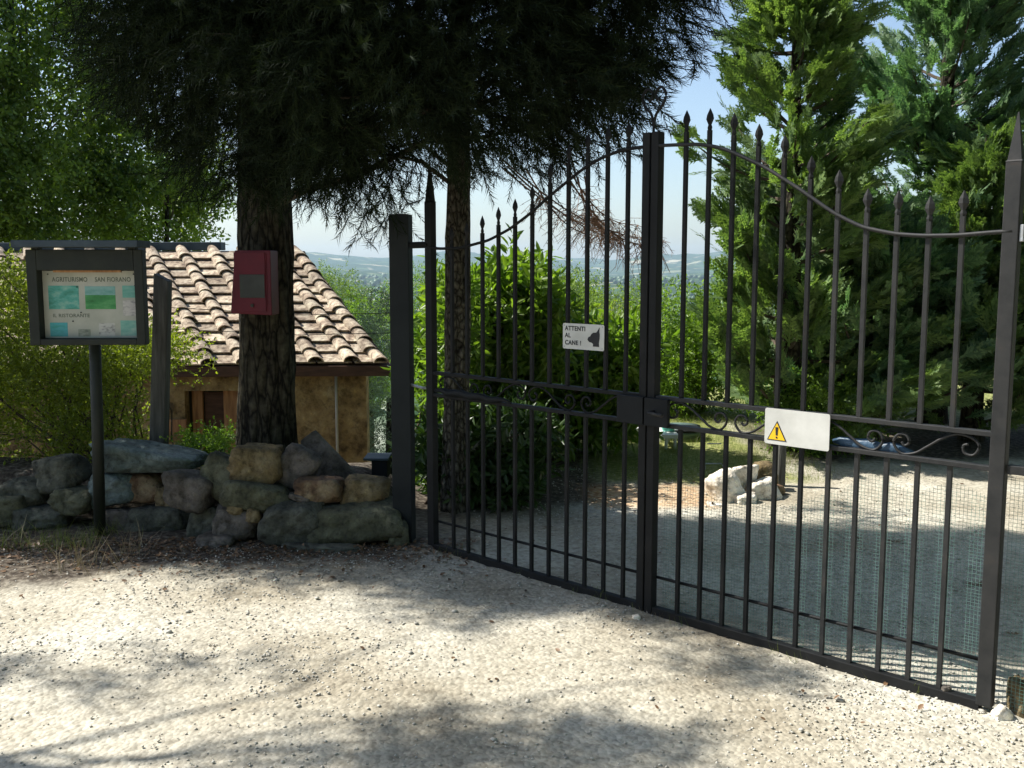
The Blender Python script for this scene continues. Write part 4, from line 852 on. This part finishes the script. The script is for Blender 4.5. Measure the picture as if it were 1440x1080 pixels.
# leaning slab
mb = MB(); q = [P(422, 620, 6.05), P(440, 606, 6.05), P(500, 668, 6.0), P(484, 690, 5.98), P(425, 668, 6.02)]; mb.add(q+[p+Vector((.01, .05, 0)) for p in q], [(4,3,2,1,0), (5,6,7,8,9)]+[(i, (i+1) % 5, 5+(i+1) % 5, 5+i) for i in range(5)])
tag(mb.build('stone_slab', M['s_pink'], bevel=.008), 'thin dark slab leaning diagonally behind the pile, right of the thick trunk', 'stone slab')
gw = 'pale rocks heaped beside the driveway'
WR = [(1022, 690, 46, 62, 6.58, 's_white', 'tall bright white rock at the left of the driveway heap', .5, .5), (1046, 672, 34, 38, 6.73, 's_white', 'upper white rock in the middle of the driveway heap', 0, .5), (1072, 666, 40, 34, 6.88, 's_tan', 'yellowish rock at the top right of the driveway heap', 0, .6),
      (1074, 694, 44, 40, 6.63, 's_white', 'white rock at the lower right of the driveway heap', .4, .6), (1048, 704, 34, 22, 6.48, 's_white', 'low pale rock at the foot of the driveway heap', 0, .5), (1006, 713, 26, 14, 6.43, 's_white', 'smallest pale rock at the left foot of the driveway heap', 0, .5), (1090, 690, 26, 20, 6.73, 's_red', 'small reddish rock by the wooden stake', 0, .6)]
for i, s in enumerate(WR): stone('rock', *s[:7], tilt=s[7], box=s[8], seed=i+51, group=gw, cat='rock')
gf = 'loose stones near the right gate post'
for i, s in enumerate([(1409, 1006, 28, 26, 3.3, 's_white', 'pale pointed stone right of the foot of the right gate post', .6, .4), (1436, 984, 34, 62, 3.35, 's_tan', 'mossy upright stone cut by the right edge of the picture', 0, .5), (1331, 968, 14, 9, 3.45, 's_pink', 'small stone under the bottom rail near the right gate post', 0, .4), (648, 957, 20, 12, 3.67, 's_pink', 'lone brown pebble in the middle of the sunlit gravel', 0, .4), (340, 1022, 20, 14, 3.3, 's_tan', 'lone tan pebble low on the sunlit gravel at the left', 0, .4), (122, 1008, 18, 10, 3.36, 's_pink', 'lone pinkish pebble at the lower left of the gravel', 0, .4), (895, 868, 12, 8, 4.28, 's_white', 'tiny stone at the foot of the gate centre', 0, .4)]):
    stone('loose_stone', *s[:7], tilt=s[7], box=s[8], seed=i+81, group=gf if i < 3 else None)
# ------------------------------------------------------------------ garden things
st = MB(); a = P(1097, 690, 7.0); st.tube([(a.x, 7.0, -.05), (a.x+.005, 7.0, .4), (a.x-.01, 7.0, P(1097, 600, 7.0).z)], [.034, .032, .03], 8, jit=.08)
tag(st.build('wooden_stake', M['wood'], None, False), 'short weathered wooden stake beside the pale rock heap', 'stake')
c = P(960, 642, 8.9); tz = P(960, 607, 8.9).z; zb = Hs(c.x, 9.0)
tk = empty('water_tank', (c.x, 9.0, zb), 'round grey green plastic tank on the garden grass', 'tank')
mb = MB(); prof = [(zb-.02, .15), (zb+.03, .165), (zb+.12, .17), (tz-.05, .175), (tz-.035, .186), (tz, .186)]
mb.tube([(c.x+.0, 9.0, z) for z, r in prof], [r for z, r in prof], 32); mb.build('body', M['tank'], tk, True)
mb = MB(); mb.tube([(c.x, 9.0, tz+.001), (c.x, 9.0, tz+.018), (c.x, 9.0, tz+.03)], [.19, .19, .16], 32); mb.build('lid', M['blackplastic'], tk)
def table(px0, px1, py, Y_, label, top_m):
    a, b = P(px0, py, Y_), P(px1, py, Y_); zb = Hs(a.x, Y_); root = empty('garden_table', ((a.x+b.x)/2, Y_, zb), label, 'table', 'garden tables')
    mb = MB(); mb.box((a.x, Y_-.2, a.z-.035), (b.x, Y_+.2, a.z)); mb.build('tabletop', top_m, root, bevel=.006)
    for x in (a.x+.03, b.x-.03):
        for y in (Y_-.17, Y_+.17):
            mb = MB(); mb.tube([(x, y, zb), (x+(.0), y, a.z-.035)], .014, 8); mb.build('leg', M['plastic'], root)
table(858, 912, 598, 9.0, 'white garden table left of the gate centre post', M['plastic'])
table(928, 950, 606, 8.6, 'small white garden table in front of the round tank', M['plastic'])
a = P(940, 598, 8.6); mb = MB(); mb.tube([(a.x, 8.6, P(940, 606, 8.6).z+.001), (a.x, 8.6, a.z)], [.05, .065], 16); tag(mb.build('basin', M['teal'], None, True), 'teal plastic basin on the small white garden table', 'basin')
# folding chair-like frame leaning near rocks
a = P(1003, 668, 7.6)
fr = empty('wire_plant_support', (a.x, 7.6, 0), 'thin upright wire plant support standing left of the pale rock heap', 'plant support')
mb = MB(); q = [P(992, 652, 7.6), P(1012, 652, 7.6), P(1016, 690, 7.6)]; q0 = P(992, 652, 7.6); mb.tube([(q0.x, 7.6, 0), q0, (q0.x+.12, 7.6, q0.z), (q0.x+.15, 7.5, 0)], .006, 5); mb.build('hoop', M['galv'], fr)
mb = MB(); mb.tube([(q0.x+.01, 7.6, .2), (q0.x+.12, 7.6, .2)], .005, 5); mb.build('crossbar', M['galv'], fr)
# black box behind stones
a = P(536, 655, 6.3); bb_ = empty('utility_box', (a.x, 6.3, .1), 'small black plastic box between the stone pile and the black pillar', 'box')
mb = MB(); mb.box((a.x-.05, 6.22, a.z-.07), (a.x+.05, 6.38, a.z+.05)); mb.build('body', M['blackplastic'], bb_, bevel=.005)
mb = MB(); mb.box((a.x-.1, 6.2, a.z+.052), (a.x+.06, 6.4, a.z+.067)); mb.build('lid', M['slate'], bb_, bevel=.003)
mb = MB(); mb.box((a.x-.03, 6.25, -.05), (a.x+.03, 6.35, a.z-.071)); mb.build('foot', M['blackplastic'], bb_)
# ------------------------------------------------------------------ ground stuff
OV = np.array([(1,0,0),(-1,0,0),(0,1,0),(0,-1,0),(0,0,1),(0,0,-1),(.7,.7,.35),(-.7,.7,.3),(.7,-.7,.3),(-.7,-.7,.35)], float)
import bmesh
def hull(vs):
    bm = bmesh.new(); [bm.verts.new(v) for v in vs]; bmesh.ops.convex_hull(bm, input=bm.verts); bm.verts.index_update(); v = np.array([p.co[:] for p in bm.verts]); f = np.array([[q.index for q in p.verts] for p in bm.faces if len(p.verts) == 3]); bm.free(); return v, f
VV = []; FF = []; off = 0
for t in range(6):
    v, f = hull([tuple(np.array(q)*rng.uniform(.7, 1.15, 3)*[1, 1, .62]) for q in OV]); n = 7500
    y = 2.1+5.6*rng.uniform(0, 1, n)**1.35; x = rng.uniform(-1, 1, n)*(.62*y+.4); k = (y < 5.5) | (x > -.3); x, y = x[k], y[k]
    k = rng.uniform(0, 1, len(x)) < np.clip(.5+fbm(x*1.3, y*1.3, 6, 3)*1.4, .12, 1); x, y = x[k], y[k]; n = len(x)
    s = .0034+.0045*rng.uniform(0, 1, n)**2.2+(rng.uniform(0, 1, n) < .012)*rng.uniform(.003, .009, n); z = H(x, y)+s*.28
    V, F = scatter(v, f, np.stack([x, y, z], 1), np.stack([np.cos(q := rng.uniform(0, 6.28, n)), np.sin(q), rng.uniform(-.2, .2, n)], 1), s, rng.uniform(-.3, .3, n)); VV.append(V); FF.append(F+off); off += len(V)
tag(link('gravel', mesh_np('gravel', np.concatenate(VV), np.concatenate(FF)), M['gravel']), 'loose pale gravel scattered over the driveway', 'gravel', kind='stuff')
# fallen leaves
LV = np.array([(0,0,0),(.28,.35,.05),(.2,.75,.08),(0,1,.0),(-.2,.75,.06),(-.28,.35,.04)]); LF = np.array([(0,1,2,3),(0,3,4,5)])
n = 2600; x = rng.uniform(-3.8, -.2, n); y = 5.55-abs(rng.normal(0, .28, n))+.1*rng.uniform(-1, 1, n); x2 = rng.uniform(-1, 3.5, 160); y2 = rng.uniform(3.2, 7.5, 160); x = np.concatenate([x, x2]); y = np.concatenate([y, y2]); n = len(x)
tag(scat_obj('leaf_litter', LV, LF, np.stack([x, y, H(x, y)+.006], 1), np.stack([rng.normal(size=n), rng.normal(size=n), rng.uniform(0, .35, n)], 1), rng.uniform(.014, .034, n), rng.uniform(-.5, .5, n), M['litter']), 'dry fallen leaves on the soil before the stones', 'leaves', kind='stuff')
for i, (px, py, s) in enumerate([(1259, 763, .07), (1374, 824, .075), (1425, 893, .05), (770, 742, .04)]):
    a = G(px, py, .01); vs, fs = [], []
    mb = MB(); 
    for q in range(5):
        an = -1.2+q*.6; d = Vector((math.sin(an), math.cos(an)*.6, .25)); sd = Vector((d.y, -d.x, 0))*.28; mb.add([a, a+d*s*.5+sd*s*.5, a+d*s+Vector((0, 0, -.006)), a+d*s*.5-sd*s*.5], [(0, 1, 2, 3)])
    tag(mb.build('fallen_leaf', M['litter']), ['curled brown leaf on the shaded drive, nearest the netting top', 'orange brown leaf on the shaded drive left of the right gate post', 'pale brown leaf right of the right gate post', 'brown leaf on the soil behind the left gate leaf'][i], 'leaf', 'single fallen leaves on the drive')
# dry stalks + grass
BV = np.array([(-.012, 0, 0), (.012, 0, 0), (.008, .5, .06), (-.008, .5, .06), (.001, 1, .22), (-.001, 1, .22)]); BF = np.array([(0, 1, 2, 3), (3, 2, 4, 5)])
def tufts(name, cen, per, spread, h, mat, label, cat):
    cen = np.array(cen); p = np.repeat(cen, per, 0)+np.concatenate([rng.normal(0, spread, (len(cen)*per, 2)), np.zeros((len(cen)*per, 1))], 1); p[:, 2] = H(p[:, 0], p[:, 1])-.005; n = len(p)
    tag(scat_obj(name, BV, BF, p, np.stack([rng.normal(0, .45, n), rng.normal(0, .45, n), np.ones(n)], 1), rng.uniform(h*.4, h, n), rng.uniform(0, 6.28, n), M[mat]), label, cat, kind='stuff')
tufts('dry_grass', [(rng.uniform(-3.3, -1.9), rng.uniform(4.95, 5.5), 0) for _ in range(20)], 12, .05, .2, 'dry', 'thin dry grass stalks at the left edge of the gravel', 'grass')
tufts('dry_grass', [(*G(905, 868).xy, 0), (*G(925, 872).xy, 0), (*G(888, 862).xy, 0)], 18, .02, .05, 'dry', 'dry grass tuft at the foot of the gate centre', 'grass')
tufts('garden_grass', [(rng.uniform(.5, 2.4), rng.uniform(7.2, 10.8), 0) for _ in range(800)], 22, .07, .09, 'grass', 'short green grass of the garden beyond the drive', 'grass')
tufts('verge_weeds', [tuple(g(u, 0, random.uniform(-.05, .06))) for u in rng.uniform(.05, 2.9, 26)], 9, .02, .07, 'grass', 'sparse weeds along the foot of the gate', 'weeds')
tufts('weeds', [(rng.uniform(-3.5, -2.3), rng.uniform(5.3, 5.9), 0) for _ in range(60)], 16, .05, .12, 'grass', 'green weeds among the stones at the left', 'weeds')
cc = [P(px, py, y) for px, py, y in zip(rng.uniform(255, 335, 26), rng.uniform(612, 640, 26), rng.uniform(6.2, 6.8, 26))]
shrub('low_plant', (P(300, 640, 6.5).x, 6.5, .2), 'low green plant behind the stones, left of the thick trunk', cc, 'laurel', SMALL, 20, .07, (.07, .12), 6, 'plant', stem_r=.005)
# ivy up the right side of the thick trunk
# ------------------------------------------------------------------ haze
hm = bpy.data.materials.new('haze_air'); hm.use_nodes = True; n = hm.node_tree.nodes; n.remove(n['Principled BSDF'])
v = n.new('ShaderNodeVolumePrincipled'); v.inputs['Color'].default_value = (.62, .82, 1, 1); v.inputs['Density'].default_value = 8e-5; v.inputs['Anisotropy'].default_value = .2
hm.node_tree.links.new(v.outputs[0], n['Material Output'].inputs['Volume'])
mb = MB(); mb.box((-9800, -60, -150), (9800, 10200, 220)); tag(mb.build('haze', hm), 'pale blue summer haze over the valley', 'haze', kind='stuff')
